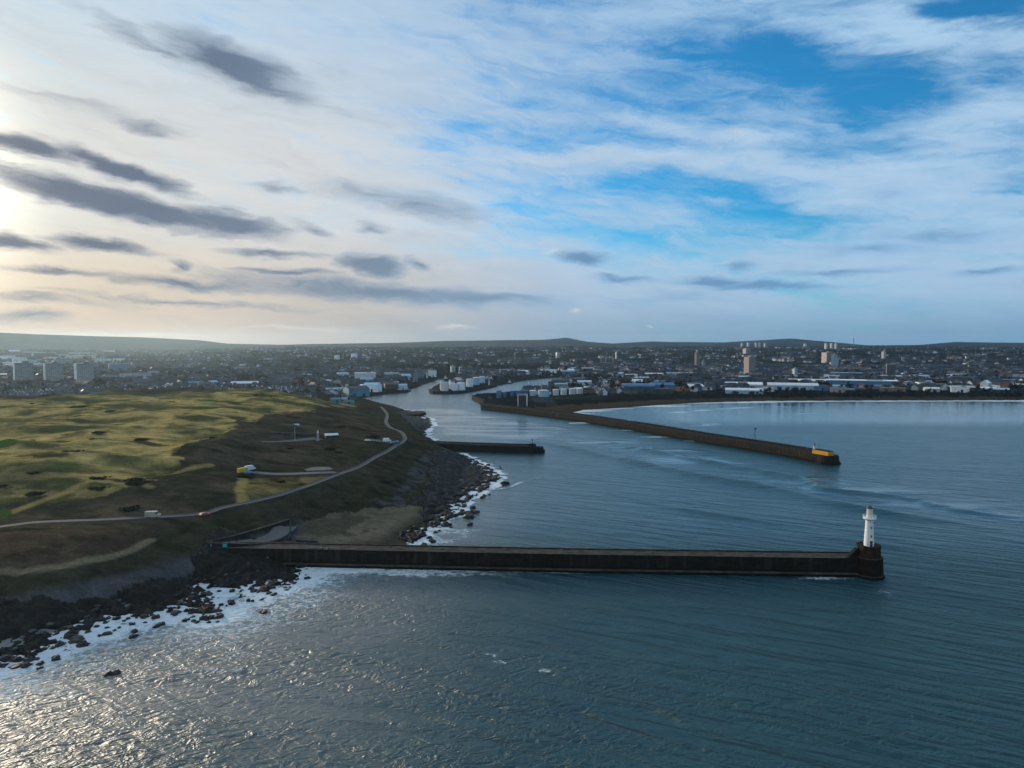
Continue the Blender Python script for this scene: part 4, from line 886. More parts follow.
S_(77, 358.5, 22, 2.4, 60, 'cream', 'white', 'very long white factory roof in the hazy valley', 'flat'); S_(100, 362, 12, 2.6, 40, 'pale', 'white', 'shorter white factory roof in the hazy valley', 'flat'); S_(28, 367.5, 38, 2.6, 60, 'grey', 'cream', 'longest cream warehouse roof behind the high flats', 'flat'); S_(4, 378, 14, 3, 40, 'pale', 'white', 'white roofed shed at the edge of the valley', 'flat')
S_(12, 359.5, 20, 1.6, 50, 'grey', 'cream', 'thin cream roof far up the hazy valley', 'flat'); S_(117, 373, 15, 8, 14, 'light blue', 'pale', 'bluish block of flats on the terraced slope, upper one', 'flat', .2, 'flats', 'block_of_flats'); S_(134, 380.5, 24, 6, 14, 'pale', 'grey', 'long pale block of flats low on the terraced slope', 'flat', .1, 'flats', 'block_of_flats'); S_(107, 382, 12, 5, 12, 'light blue', 'grey', 'bluish block of flats near the third high flats', 'flat', .2, 'flats', 'block_of_flats'); S_(140, 369.5, 10, 5, 12, 'slate', 'grey', 'dark block of flats at the top of the slope', 'flat', .2, 'flats', 'block_of_flats'); S_(152, 377, 9, 4.5, 12, 'cream', 'pale', 'cream block of flats at the end of the terraces', 'flat', -.2, 'flats', 'block_of_flats')
for i, (px, py, w, h) in enumerate(((444, 392, 9, 10.5), (453.5, 392.3, 9, 8.5), (461, 391, 8, 8.5), (469.5, 387, 7, 8), (476, 385, 7, 7.5), (482, 383, 6, 6.5), (458, 384, 7, 6))):
    tank(px, py, w, h, 'light blue' if i in (4, 5) else 'white', ['tallest white tank at the tip of the tank quay', 'second white tank from the tip of the quay', 'third white tank along the quay', 'white tank behind the first three', 'pale blue tank in the middle of the quay', 'pale blue tank farthest along the quay', 'white tank at the back of the quay'][i])
for i, (px, py, w, h) in enumerate(((533, 396, 7, 5.5), (544, 397, 11, 6.5), (556, 395.5, 6, 6), (564, 395, 6, 6), (573, 394.5, 7, 6), (580, 394, 6, 5.5))):
    tank(px, py, w, h, 'light blue' if i < 2 else 'pale', ['light blue tank next to the dark dock frame', 'wide light blue tank by the pier root', 'first grey tank of the row behind the beach', 'second grey tank of the row behind the beach', 'third grey tank of the row behind the beach', 'last grey tank of the row behind the beach'][i])
S_(499, 398, 5, 7, 9, 'blue', 'blue', 'tall blue cargo block at the quay tip', 'flat'); S_(504.8, 397.5, 3, 5, 8, 'blue', 'blue', 'narrow blue cargo block beside the tall one', 'flat'); S_(519, 396, 17, 5, 12, 'blue', 'blue', 'long blue shed on the quay behind the dock frame', 'flat'); S_(490, 401, 4, 4, 6, 'dark', 'dark', 'small dark hut at the tip of the harbour quay', 'gable')
S_(562, 385.5, 20, 6.5, 30, 'slate', 'slate', 'dark round roofed shed across the dock from the ships', 'arch'); S_(585, 385.5, 14, 5, 24, 'light blue', 'pale', 'light blue shed at the head of the dock', 'gable')
p, z, k = spot(522.5, 406.5); r = thing('dock_hall', 'dark square hall with pale upright frame at the pier root', 'dock hall', (p[0], p[1] + 8, z - .3), 0); W, H = 9 * k, 12 * k
m = MB(); m.box((0, 3, H * .45), (W, 12, H * .9)); m.build('hall', MT['dark'], r); OCC.append((p[0], p[1] + 8, 9))
for s_ in (-1, 1): m = MB(); m.box((s_ * W * .5, -3.4, H / 2), (1.6 if s_ > 0 else .8, 1.4, H)); m.build('post', MT['white'], r)
m = MB(); m.box((0, -3.4, H + .5), (W + 1.6, 1.3, 1.0)); m.build('beam', MT['pale'], r)
ship(533.5, 390.8, 25, 2.85, 'blue', 'light blue', 'blue offshore supply ship moored behind the quay sheds'); ship(612, 392.5, 27, 2.75, 'light blue', 'white', 'white offshore ship with tall bridge behind the beach', True).location.z = 3.0; ship(443, 379.6, 12, .3, 'teal', 'white', 'small ship in the far channel by the white block', False); ship(507, 383.6, 12, .25, 'dark', 'white', 'small dark ship lying in the middle dock', False); ship(405, 391.7, 13, .5, 'dark', 'light blue', 'dark hulled ship moored at the bend of the river', False)
S_(640, 392, 32, 8, 40, 'slate', 'blue', 'big slate blue shed with curved roof behind the beach', 'arch'); S_(664, 390.5, 22, 7.5, 36, 'blue', 'blue', 'second slate blue shed with a pitched roof', 'gable', .2); S_(638.5, 385, 10, 5.5, 30, 'white', 'white', 'white domed hall behind the slate blue sheds', 'arch', rh=.6); S_(622, 389, 8, 4, 10, 'orange', 'brown', 'rust orange shed beside the slate blue shed', 'gable', .3); S_(595, 390, 5, 4, 10, 'orange', 'brown', 'orange shed beside the white offshore ship', 'gable'); S_(683, 391, 13, 3.5, 14, 'orange', 'brown', 'rust coloured store behind the beach road', 'flat'); S_(651, 378, 5, 3.2, 10, 'orange', 'brown', 'small orange block in the middle of the docks', 'flat')
S_(632, 378.5, 12, 4, 20, 'white', 'white', 'white stepped building near the small orange block', 'flat'); S_(680, 377, 24, 4, 30, 'light blue', 'light blue', 'wide light blue hall on the edge of the town', 'flat'); S_(652, 383, 16, 4, 24, 'light blue', 'blue', 'blue roofed shed behind the domed hall', 'gable')
S_(697, 390.5, 15, 5.5, 30, 'light blue', 'white', 'pale blue shed where the beach road starts', 'gable', .1); S_(748, 394, 34, 5, 40, 'light blue', 'white', 'long white roofed hall closest to the bay, first in the row', 'arch'); S_(748, 388.5, 34, 5.5, 50, 'pale', 'white', 'long pale hall with curved bright roof below the pinkish tower', 'arch'); S_(732, 384, 18, 4, 30, 'light blue', 'light blue', 'light blue retail shed near the tower foot', 'flat')
S_(798, 390, 44, 6, 50, 'light blue', 'white', 'very long light blue hall with white curved roof', 'arch'); S_(815, 385, 36, 5, 50, 'pale', 'white', 'long hall with bright curved roof behind the light blue one', 'arch'); S_(868, 387.5, 58, 6, 50, 'blue', 'white', 'longest blue walled hall with pale roof on the bay front', 'flat'); S_(827, 379.5, 4, 4.5, 8, 'white', 'white', 'small white tower hut behind the long halls', 'flat'); S_(840, 392.5, 13, 4, 14, 'pink', 'pink', 'pinkish low block on the promenade', 'flat'); S_(770, 391.5, 10, 3.5, 14, 'cream', 'pale', 'cream block between the long halls', 'flat')
S_(934, 392, 11, 4, 14, 'cream', 'white', 'cream and white pavilion on the promenade', 'gable', .2); S_(963, 392.5, 13, 4.5, 16, 'white', 'pale', 'white pavilion next to the cream one', 'flat'); S_(988, 390, 7, 8, 12, 'pale', 'white', 'tall pale hall among the promenade pavilions', 'gable', 1.2); S_(1003, 393, 12, 4, 14, 'slate', 'light blue', 'slate walled pavilion at the end of the promenade row', 'gable'); S_(1030, 384, 34, 3, 30, 'slate', 'blue', 'wide dark blue roofed building behind the pavilions', 'flat'); S_(1058, 393, 12, 4, 14, 'white', 'white', 'white pavilion beyond the promenade row', 'flat') if 0 else None
S_(895, 391.5, 20, 3, 14, 'sand', 'sand', 'low sandy coloured block between hall and pavilions', 'flat'); S_(915, 382, 14, 3, 24, 'light blue', 'light blue', 'light blue shed below the dark grey tower', 'flat'); S_(850, 377, 26, 3.5, 40, 'slate', 'light blue', 'broad shed with light blue roof behind the long halls', 'flat')
for px, py, w, h in ((336.5, 359.5, 5, 4), (353.5, 358.5, 6, 4.5)): tank(px, py, w, h, 'white', 'round white gasholder far back in the town, %s' % ('smaller of two' if w < 5.5 else 'larger of two'))
rng = random.Random(77)
for zn, (x0, x1, y0, y1, n, wmin, wmax, lab) in enumerate([(590, 1030, 376, 393, 60, 7, 20, 'low %s shed in the belt behind the bay beach'), (290, 440, 372, 390, 42, 5, 13, 'low %s shed among houses on the river side'), (0, 120, 352, 372, 22, 6, 16, 'low %s shed far off in the hazy valley'), (480, 640, 370, 391, 42, 6, 14, 'low %s shed round the harbour docks')]):
    done = 0
    for _ in range(n * 12):
        if done >= n: break
        px, py = rng.uniform(x0, x1), rng.uniform(y0, y1); p = on_land(px, py); kk = np.hypot(*p) / FPX; w = rng.uniform(wmin, wmax)
        sdv = float(land_sd(np.array([p[0]]), np.array([p[1]]))[0])
        if sdv < (95 if px > 560 and zn == 0 else 22) or not free(p, w * kk * .42) or p[1] > 4600: continue
        wl = rng.choice(['pale', 'light blue', 'grey', 'slate', 'white', 'brown', 'blue']); rf = rng.choice(['pale', 'light blue', 'slate', 'grey', 'white', 'slate', 'slate'])
        lb = lab % (rf + ' roofed'); shed(px, py, w, rng.uniform(2.2, 4.2), rng.uniform(14, 34), wl, rf, lb, rng.choice(['gable', 'gable', 'flat', 'arch']), rng.uniform(-.35, .35), group=lb, pos=(p, zat(*p), kk)); done += 1

for i, (px, py, h) in enumerate(((427, 378, 9), (489, 385, 8), (571, 385, 10), (604, 386, 10))):
    p, z, k = spot(px, py); r = thing('dock_crane', ['slim dock crane where the far channel narrows', 'dock crane on the back edge of the tank quay', 'dock crane at the head of the dock basin', 'dock crane behind the white offshore ship'][i], 'crane', (p[0], p[1], z), .4 + i); H = h * k
    m = MB(); m.box((0, 0, H * .2), (H * .16, H * .16, H * .4), 0, 0, .3); m.build('pedestal', MT['pale'], r); m = MB(); m.box((0, 0, H * .46), (H * .22, H * .16, H * .12)); m.build('cab', MT['light blue'], r); m = MB(); m.tube((0, 0, H * .5), (H * .42, 0, H), H * .025, 6, 0, H * .012); m.tube((0, 0, H * .5), (-H * .1, 0, H * .72), H * .02, 6); m.tube((-H * .1, 0, H * .72), (H * .42, 0, H), H * .008, 4); m.build('jib', MT['pale'], r)
# houses: streets of gabled terraces; the nearest ones each an object, the thousands beyond one mass
nr_ = np.random.default_rng(5)
def street_points(n, d0, d1, x0, x1, seed):
    g_ = np.random.default_rng(seed); px = g_.uniform(x0, x1, n); D = np.sqrt(g_.uniform(d0 ** 2, d1 ** 2, n)); a = np.arctan((px - 512) / FPX)
    return D * np.sin(a), D * np.cos(a), g_
def visible(X, Y, Zt):
    D = np.hypot(X, Y); ok = np.ones(X.shape, bool)
    for f in np.linspace(.12, .99, 40):
        gx, gy = X * f, Y * f; ray = HC + (Zt - HC) * f
        ok &= base_z(gx, gy) < ray
    return ok
HS = []
for n, d0, d1, x0, x1, sd_ in ((420, 1000, 2000, -60, 345, 1), (300, 1100, 1900, 330, 620, 2), (520, 1250, 2400, 560, 1090, 3), (900, 2000, 5600, -60, 1090, 4)):
    sx, sy, g_ = street_points(n, d0, d1, x0, x1, sd_)
    for x, y in zip(sx, sy):
        th = g_.choice([.15, .15 + math.pi / 2, -.5, .8]) + g_.normal(0, .08); m_ = g_.integers(4, 11); sp = g_.uniform(9.5, 13); sz = g_.uniform(.85, 1.35)
        for i in range(m_): HS.append((x + math.cos(th) * sp * (i - m_ / 2) + g_.normal(0, .6), y + math.sin(th) * sp * (i - m_ / 2) + g_.normal(0, .6), th + (math.pi / 2 if g_.random() < .12 else 0), sz * g_.uniform(.9, 1.12), g_.choice([1, 1, 1, 2]) if g_.random() < .40 else 0))
HS = np.array(HS); sdv = land_sd(HS[:, 0], HS[:, 1]); hz = np.maximum(base_z(HS[:, 0], HS[:, 1], sdv), 0)
occ = np.array(OCC); dd = ((HS[:, None, :2] - occ[None, :, :2]) ** 2).sum(2) < (occ[None, :, 2] + 6) ** 2
ok = (sdv > 30) & ~dd.any(1) & visible(HS[:, 0], HS[:, 1], hz + 6) & (np.hypot(HS[:, 0], HS[:, 1]) > 990) & ~((HS[:, 0] > 60) & (sdv < 125) & (HS[:, 1] < 1600))
HS = HS[ok]; hz = hz[ok]; o_ = np.argsort(np.hypot(HS[:, 0], HS[:, 1])); HS, hz = HS[o_], hz[o_]
def house_mats(n, wall, roof):
    return [mat('house_wall_' + n, wall, .85, .15, .2, rand=.25), mat('house_roof_' + n, roof, .62, .15, .3, rand=.3)]
HK = [('granite', (.115, .122, .14), (.034, .042, .054), 'grey granite terraced house with slate roof in the dense town rows'), ('white', (.50, .53, .56), (.06, .072, .09), 'white rendered house with dark roof in the dense town rows'), ('brown', (.12, .09, .075), (.050, .032, .028), 'brown walled house with reddish roof in the dense town rows')]
proto = {}
def house_shape(m):
    m.gable(10.5, 8, 5.6, 3.2); return m
NI = min(290, len(HS))
for i in range(NI):
    x, y, th, s_, k = HS[i]; k = int(k)
    if k not in proto:
        nm, wc, rc_, lab = HK[k]; r = thing('terraced_house', lab, 'house', (x, y, hz[i] - .3), th, nm + ' houses of the town'); mm = house_mats(nm, wc, rc_)
        house_shape(MB()).build('body', mm, r); c_ = None
        for sx in (-4.9, 4.9): MB().box((sx, 0, 9.1), (.9, 1.5, 1.9)).build('chimney', mm[0], r); r.scale = (s_, s_, s_); proto[k] = r
    else: copy_tree(proto[k], (x, y, hz[i] - .3), th, scale=(s_, s_, s_))
def mass(name, label, kinds, mats, cat='houses'):
    b = house_shape(MB()); bv = np.array(b.v); V = []; F = []; MI = []; n0 = 0
    me = bpy.data.meshes.new(name)
    for (x, y, th, s_, k), z in kinds:
        c, s = math.cos(th), math.sin(th); P = bv * s_; P = np.c_[P[:, 0] * c - P[:, 1] * s + x, P[:, 0] * s + P[:, 1] * c + y, P[:, 2] + z - .3]
        V.append(P); F += [tuple(n0 + j for j in f) for f in b.f]; MI += [q_ + 2 * int(k) for q_ in b.mi]; n0 += len(bv)
    me.from_pydata(np.concatenate(V).tolist(), [], F); me.polygons.foreach_set('material_index', MI); me.update()
    return tag(link_mesh(name, me, mats), label, cat, kind='stuff')
hm = []
for nm, wc, rc_, _ in HK: hm += house_mats('far_' + nm, wc, rc_)
for m_ in hm:                                            # each house of the mass its own tone
    N = NT(m_.node_tree); b = N.n['Principled BSDF']; src = b.inputs['Base Color'].links[0].from_socket; r = N.node('ShaderNodeNewGeometry').outputs['Random Per Island']; k = N.m('MULTIPLY_ADD', r, .7, .6)
    N.l.new(N.mix(1.0, src, N.node('ShaderNodeCombineColor', inp={0: k, 1: k, 2: k}).outputs[0], 'MULTIPLY'), b.inputs['Base Color'])
mass('distant_houses', 'mass of small grey town houses spreading to the hills', list(zip(HS[NI:], hz[NI:])), hm)

# trees: bare winter crowns
def crown_mesh(name, n, seed, rx=3.4, rz=3.6, zc=5.6, leaf=.75):
    g_ = np.random.default_rng(seed); cl = g_.normal(0, 1, (9, 3)); cl = cl / np.linalg.norm(cl, axis=1)[:, None] * g_.uniform(.3, .75, (9, 1)); V = []; F = []
    for i in range(n):
        c = cl[g_.integers(9)] + g_.normal(0, .2, 3); c = c * np.array([rx, rx, rz]) + np.array([0, 0, zc]); a = g_.normal(0, 1, (2, 3)); a /= np.linalg.norm(a, axis=1)[:, None]; s = leaf * g_.uniform(.6, 1.3)
        b = len(V); V += [c - a[0] * s, c + a[0] * s * .4 + a[1] * s, c + a[0] * s - a[1] * s * .5]; F.append((b, b + 1, b + 2))
    me = bpy.data.meshes.new(name); me.from_pydata([tuple(map(float, v)) for v in V], [], F); me.update(); return me
lm = [mat('winter_crown', (.026, .024, .018), .95, .3, .8, rand=.3), mat('evergreen_crown', (.013, .020, .010), .95, .3, .8, rand=.3)]
bark = mat('bark', (.05, .04, .03), .9, .2, 2)
TL = ['bare brownish winter tree between the town roofs', 'dark evergreen tree between the town roofs', 'small dark shrubby tree on the bank behind the bay promenade']
def make_tree(kind, seed):
    r = thing('tree', TL[kind], 'tree', (0, 0, 0), 0, ['bare trees in the town', 'evergreen trees in the town', 'trees on the promenade bank'][kind])
    m = MB(); m.tube((0, 0, -.5), (.1, .1, 4.2), .32, 6, 0, .18)
    for a in range(4): m.tube((.1, .1, 3 + .3 * a), (1.8 * math.cos(a * 1.7), 1.8 * math.sin(a * 1.7), 5.6 + .3 * a), .12, 4, 0, .04)
    m.build('trunk', bark, r); me = crown_mesh('crown', 170, seed, *( (3.6, 3.4, 5.6) if kind < 2 else (3.6, 2.4, 3.2))); link_mesh('crown', me, lm[0 if kind == 0 else 1], r); return r
TS = []
for n, d0, d1, x0, x1, s_ in ((260, 1000, 1900, -60, 345, 11), (160, 1150, 1900, 560, 1090, 12), (170, 1200, 2300, 300, 640, 13), (1500, 1700, 6400, -60, 1090, 14)):
    sx, sy, g_ = street_points(n, d0, d1, x0, x1, s_)
    for x, y in zip(sx, sy):
        mm = g_.integers(1, 16); sp = 6 + 9 * g_.random(); k = 1 if g_.random() < .4 else 0
        for i in range(mm): TS.append((x + g_.normal(0, sp * 2.6), y + g_.normal(0, sp), g_.uniform(.7, 1.5) * (1.0 if y < 3000 else 1.4), k))
g_ = np.random.default_rng(15)
for i in range(150):                                   # scrub on the promenade bank
    px = g_.uniform(575, 1060); x, y = on_land(px, 397.2 - g_.uniform(.2, 3.4)); TS.append((x, y, g_.uniform(.45, .9), 2))
TS = np.array(TS); tsd = land_sd(TS[:, 0], TS[:, 1]); tz = np.maximum(base_z(TS[:, 0], TS[:, 1], tsd), 0)
dd = ((TS[:, None, :2] - occ[None, :, :2]) ** 2).sum(2) < (occ[None, :, 2] + 1) ** 2
ok = (tsd > 20) & ~dd.any(1) & visible(TS[:, 0], TS[:, 1], tz + 6) & (np.hypot(TS[:, 0], TS[:, 1]) > 990); TS, tz = TS[ok], tz[ok]; o_ = np.argsort(np.hypot(TS[:, 0], TS[:, 1])); TS, tz = TS[o_], tz[o_]
NTREE = min(290, len(TS)); pr = {}
for i in range(NTREE):
    x, y, s_, k = TS[i]; k = int(k)
    if k not in pr: r = make_tree(k, 30 + k); r.location = (x, y, tz[i]); r.scale = (s_,) * 3; pr[k] = r
    else: copy_tree(pr[k], (x, y, tz[i]), rng.uniform(0, 6), scale=(s_, s_, s_ * rng.uniform(.85, 1.2)))
cm = [crown_mesh('tmp', 30, 50 + i, 3.7, 3.2, 4.6, 1.9) for i in range(4)]; cvs = [np.array([v.co[:] for v in c.vertices]) for c in cm]; V = []; 
for (x, y, s_, k), z in zip(TS[NTREE:], tz[NTREE:]):
    V.append(cvs[int(x) % 4] * s_ + np.array([x, y, z]))
V = np.concatenate(V); me = fast_mesh('woodland', V, np.arange(len(V)).reshape(-1, 3), False); tag(link_mesh('woodland', me, mat('woodland_crown', (.016, .020, .014), .95, .4, .02)), 'dark belts of winter trees and woods through the far town', 'woodland', kind='stuff')
# ------------------------------------------------------------------ on the headland
glassd = mat('car_glass', (.02, .025, .03), .15, .05, 1, .6); tyre = mat('tyre', (.015, .015, .015), .9, .1)
def vehicle(px, py, col, label, kind='car', rz=0.0, name=None):
    p = on_land(px, py); z = zat(*p) + .16; L, W, H = (4.3, 1.8, 1.5) if kind == 'car' else (5.4, 2.1, 2.5)
    r = thing('parked_' + kind, label, kind, (p[0], p[1], z), rz); c = mat('paint_' + str(len(bpy.data.materials)), col, .35, .06, 1, .5)
    m = MB()
    prof = [(-.5, .30), (-.5, .62), (-.44, .66), (-.30, .98), (.10, 1.0), (.26, .68), (.47, .60), (.5, .48), (.5, .30)] if kind == 'car' else [(-.5, .16), (-.5, .98), (-.46, 1.0), (.26, 1.0), (.36, .62), (.48, .52), (.5, .42), (.5, .16)]
    n = len(prof); vs = [(a * L, s_ * W / 2 * (.86 if b > .8 and kind == 'car' else 1), b * H) for s_ in (-1, 1) for a, b in prof]
    m.add(vs, [tuple(range(n)), tuple(range(2 * n - 1, n - 1, -1))] + [(i, n + i, n + (i + 1) % n, (i + 1) % n) for i in range(n)]); m.build('body', c, r)
    g_ = MB()
    if kind == 'car': g_.box((-.08 * L, 0, .82 * H), (.36 * L, W * .93, .22 * H))
    else: g_.box((.30 * L, 0, .76 * H), (.10 * L, W * 1.01, .22 * H))
    g_.build('window', glassd, r)
    for sx in (-.31, .31):
        for sy in (-1, 1):
            w = MB(); w.tube((sx * L, sy * W * .5, .33), (sx * L, sy * W * .36, .33), .34, 12); w.build('wheel', tyre, r)
    return r
vehicle(243, 473, (.62, .42, .02), 'yellow van at the end of the lay-by on the heath', 'van', .9)
vehicle(250, 470.6, (.62, .70, .74), 'pale blue white van parked behind the yellow van', 'van', 1.0)
vehicle(248.6, 474.2, (.05, .22, .45), 'blue car parked beside the yellow van on the heath', 'car', .4)
vehicle(153, 518, (.36, .33, .28), 'beige van stopped on the straight stretch of coast road', 'van', .12)
vehicle(204.5, 516.4, (.36, .08, .06), 'red car parked on the verge below the coast road', 'car', .9)
vehicle(387, 442, (.74, .75, .76), 'white van in the viewpoint car park by the road bend', 'van', .3)
vehicle(367.5, 441.6, (.62, .58, .50), 'cream car at the far end of the viewpoint car park', 'car', .2)
for i, px in enumerate((392.2, 395.0, 397.6)): vehicle(px, 443.9 - i * .35, [(.03, .22, .30), (.03, .12, .30), (.04, .25, .36)][i], ['teal car first in the short row beside the road bend', 'dark blue car in the middle of the short row', 'blue green car last in the row beside the road bend'][i], 'car', 1.3)
def hut(px, py, w, h, dep, wall, roof, label, name, cat, style='gable', rz=0.0):
    p = on_land(px, py); k = float(np.hypot(*p)) / FPX; return shed(px, py, w, h, dep, wall, roof, label, style, rz, cat, name, None, None, (p, zat(*p), k))
hut(330, 438.6, 12, 4.6, 7, 'dark', 'white', 'low dark walled hall with a broad white roof on the heath', 'hall', 'hall', 'gable', .15)
hut(291, 428.4, 11.5, 3.8, 7, 'pale', 'light blue', 'pale bungalow with light blue roof above the car park', 'bungalow', 'house', 'gable', .1)
p = on_land(318, 441); k = float(np.hypot(*p)) / FPX; r = thing('pillar_beacon', 'small whitish pillar tower beside the white roofed hall', 'beacon', (*p, zat(*p)))
m = MB(); m.lathe([(1.2, 0), (1.1, .5), (.7, .6), (.55, 5.2)], 10); m.build('pillar', MT['pink'], r); m = MB(); m.lathe([(.8, 5.2), (.8, 5.5), (.5, 5.6), (.5, 6.4), (.1, 7)], 10); m.build('lantern', MT['pale'], r)
p = on_land(295, 440.6); r = thing('lamp_post', 'tall thin grey lamp post at the edge of the fort car park', 'lamp post', (*p, zat(*p))); m = MB(); m.tube((0, 0, 0), (0, 0, 8.6), .14, 8, 0, .09); m.build('post', MT['pale'], r); m = MB(); m.box((0, -.5, 8.6), (.4, 1.2, .18)); m.build('lamp_head', MT['grey'], r)
def low_wall(pts, h, th, m_, label, name='stone_wall', cat='wall', top=None):
    ln = [on_land(*q_) for q_ in pts]; ln = smooth_line(ln, 3.0); o = MB(); P = np.array(ln); T_ = np.gradient(P, axis=0); T_ /= np.linalg.norm(T_, axis=1)[:, None]; N_ = np.c_[-T_[:, 1], T_[:, 0]]; vs = []; n = len(P)
    for i, (q_, nn) in enumerate(zip(P, N_)):
        z = zat(*q_); hh = h if not callable(h) else h(i / (n - 1))
        for a, b in ((-th / 2, -1), (th / 2, -1), (th / 2, hh), (-th / 2, hh)): vs.append((q_[0] + nn[0] * a, q_[1] + nn[1] * a, z + b))
    fs = []
    for i in range(n - 1):
        for j in range(4): a, b = i * 4 + j, i * 4 + (j + 1) % 4; fs.append((a, a + 4, b + 4, b))
    fs += [(0, 1, 2, 3), (4 * n - 1, 4 * n - 2, 4 * n - 3, 4 * n - 4)]
    return tag(o.add(vs, fs).build(name, m_), label, cat)
RUIN = masonry('fort_stone', (.075, .08, .09), (.08, .08, .085), 1.2, .4, tide=-9)
low_wall([(233, 440.5), (245, 439), (262, 437.5)], 2.6, 2.2, RUIN, 'ruined grey fort wall facing the heath, front length', 'fort_wall')
low_wall([(262, 435.5), (285, 436.2), (312, 437)], 2.4, 2.0, RUIN, 'ruined grey fort wall along the back of the car park', 'fort_wall')
DWALL = masonry('retaining_stone', (.035, .034, .036), (.06, .058, .06), 1.4, .5, tide=-9)
low_wall([(214, 541.5), (240, 536), (266, 529), (290, 522)], lambda t: .7 + .7 * t, 1.4, DWALL, 'dark retaining wall climbing the bank behind the breakwater root', 'retaining_wall')
low_wall([(290, 522), (290.5, 530), (290, 540)], .9, .7, DWALL, 'short side wall between concrete apron and cove beach', 'side_wall')
low_wall([(296, 544), (306, 544.6), (318, 545.6)], 2.0, 2.6, masonry('blue_grey_block', (.05, .062, .072), (.06, .075, .085), 1.4, .5, tide=-9), 'blue grey concrete block wall at the top of the cove beach', 'block_wall')
low_wall([(208, 547.2), (228, 547.6), (250, 548.2), (292, 549.8)], 1.7, .7, masonry('root_wall_stone', (.03, .028, .027), (.09, .083, .08), 1.2, .4, tide=-9), 'low sea wall with turquoise painted patches at the breakwater root', 'sea_wall')
tq = mat('turquoise_paint', (.03, .36, .40), .6, .2, 1.5)
sw = bpy.data.objects['sea_wall']
for x0, x1 in ((211, 216), (218, 221.6), (222.8, 227.6), (233.4, 238)):
    a, b = on_land(x0, 547.2 + (x0 - 208) * .02), on_land(x1, 547.2 + (x1 - 208) * .02); c_ = (np.array(a) + np.array(b)) / 2; m = MB(); zz = zat(*c_)
    m.box((c_[0], c_[1] - .40, zz + .85), (np.linalg.norm(b - a), .05, 1.25), 0, math.atan2(b[1] - a[1], b[0] - a[0])); m.build('painted_panel', tq, sw)
SLIP = smooth_line([on_land(*q_) for q_ in [(286, 527), (280, 533), (272, 538), (258, 541.5), (240, 543), (222, 544)]], 1.5)
ribbon('slipway', SLIP, 8, mat('pale_concrete', (.115, .107, .104), .9, .2, .4), .15, lambda t: 9 - 6.2 * t)

# boulders in the surf and along the shore
def rock_mesh(seed, sub=3):
    import bmesh
    bm = bmesh.new(); bmesh.ops.create_icosphere(bm, subdivisions=sub, radius=1.0); g_ = random.Random(seed); pl = [(Vector((g_.gauss(0, 1), g_.gauss(0, 1), g_.gauss(0, .8))).normalized(), g_.uniform(.55, .9)) for _ in range(11)]
    from mathutils import noise as mn
    for v in bm.verts:
        for n_, d in pl:
            e = v.co.dot(n_) - d
            if e > 0: v.co -= n_ * e * .97
        v.co *= 1 + .30 * mn.noise(v.co * 2.1 + Vector((seed, 0, 0))) + .14 * mn.noise(v.co * 5 + Vector((0, seed, 0)))
        v.co.z *= .62
    me = bpy.data.meshes.new('boulder'); bm.to_mesh(me); bm.free(); return me
rockm = mat('wet_black_rock', (.008, .0075, .0075), .55, .4, 1.6, .4, bump=.12, rand=.4, dark=(.018, .015, .011))
palem = mat('pale_boulder_stone', (.10, .10, .10), .8, .2, 1.5, bump=.08)
rms = [rock_mesh(i) for i in range(7)]
for q_ in rms: q_.materials.append(rockm)
def boulder(x, y, z, s, k, label, group, ob=[0]):
    o = bpy.data.objects.new('boulder', rms[k]); COL.objects.link(o); o.location = (x, y, z); a = rng.uniform(0, 6); o.rotation_euler = (rng.uniform(-.3, .3), rng.uniform(-.3, .3), a)
    o.scale = (s * rng.uniform(.8, 1.5), s * rng.uniform(.8, 1.2), s * rng.uniform(.7, 1.2)); return tag(o, label, 'boulder', group)
g_ = np.random.default_rng(8); cnt = 0
while cnt < 275:
    px, py = g_.uniform(-10, 315), g_.uniform(560, 690); x, y = ground(px, py); s = float(land_sd(np.array([x]), np.array([y]))[0])
    lim = -9 if g_.random() < .55 else -3.5
    if s < lim or s > 7: continue
    sz = float(np.clip(g_.lognormal(-.32, .6), .3, 1.6)) * (.8 if s < -5 else 1); z = max(zat(x, y) if s > 0 else -.1, -.1)
    if s < 0: boulder(x, y, .05 * sz, sz, cnt % 7, 'dark wet boulder in the white surf of the near rocky shore', 'boulders in the near surf')
    else: sz *= .68; boulder(x, y, z + .25 * sz, sz, cnt % 7, 'dark boulder lying on the near rocky shore', 'boulders on the near shore')
    cnt += 1
for px, py, s in ((303, 566, 2.3), (264, 612, 1.4), (192, 599, 1.6), (215, 611, 1.6), (220, 616, 1.2), (203, 619, 1.4), (108, 675, 1.3), (115, 674, 1.5), (75, 641, 1.9), (83, 646, 1.8), (60, 645, 1.6), (210, 618, 1.5), (232, 604, 1.3), (134, 632, 1.2), (133, 637, 1.4), (158, 626, 1.4), (148, 613, 1.6)):
    x, y = ground(px, py); boulder(x, y, .1, s, int(px) % 7, 'dark wet boulder in the white surf of the near rocky shore', 'boulders in the near surf')
cnt = 0
while cnt < 60:
    px, py = g_.uniform(405, 512), g_.uniform(458, 546); x, y = ground(px, py); s = float(land_sd(np.array([x]), np.array([y]))[0])
    if s < -8 or s > 8: continue
    sz = float(np.clip(g_.lognormal(.1, .5), .6, 2.6)); boulder(x, y, (zat(x, y) if s > 0 else 0) + .15 * sz, sz, cnt % 7, 'dark boulder at the water edge of the cove rocks', 'boulders round the cove'); cnt += 1
for px, py, s in ((432, 541, 1.6), (424, 544.6, 1.4), (470, 524, 1.5), (505, 483, 2.0), (476, 512, 1.6), (402, 533, 1.5), (380, 530, .9), (392, 532, 1.2)):
    x, y = ground(px, py, .6); boulder(x, y, .6, s, int(px) % 7, 'dark boulder standing off the cove beach', 'boulders off the cove beach')
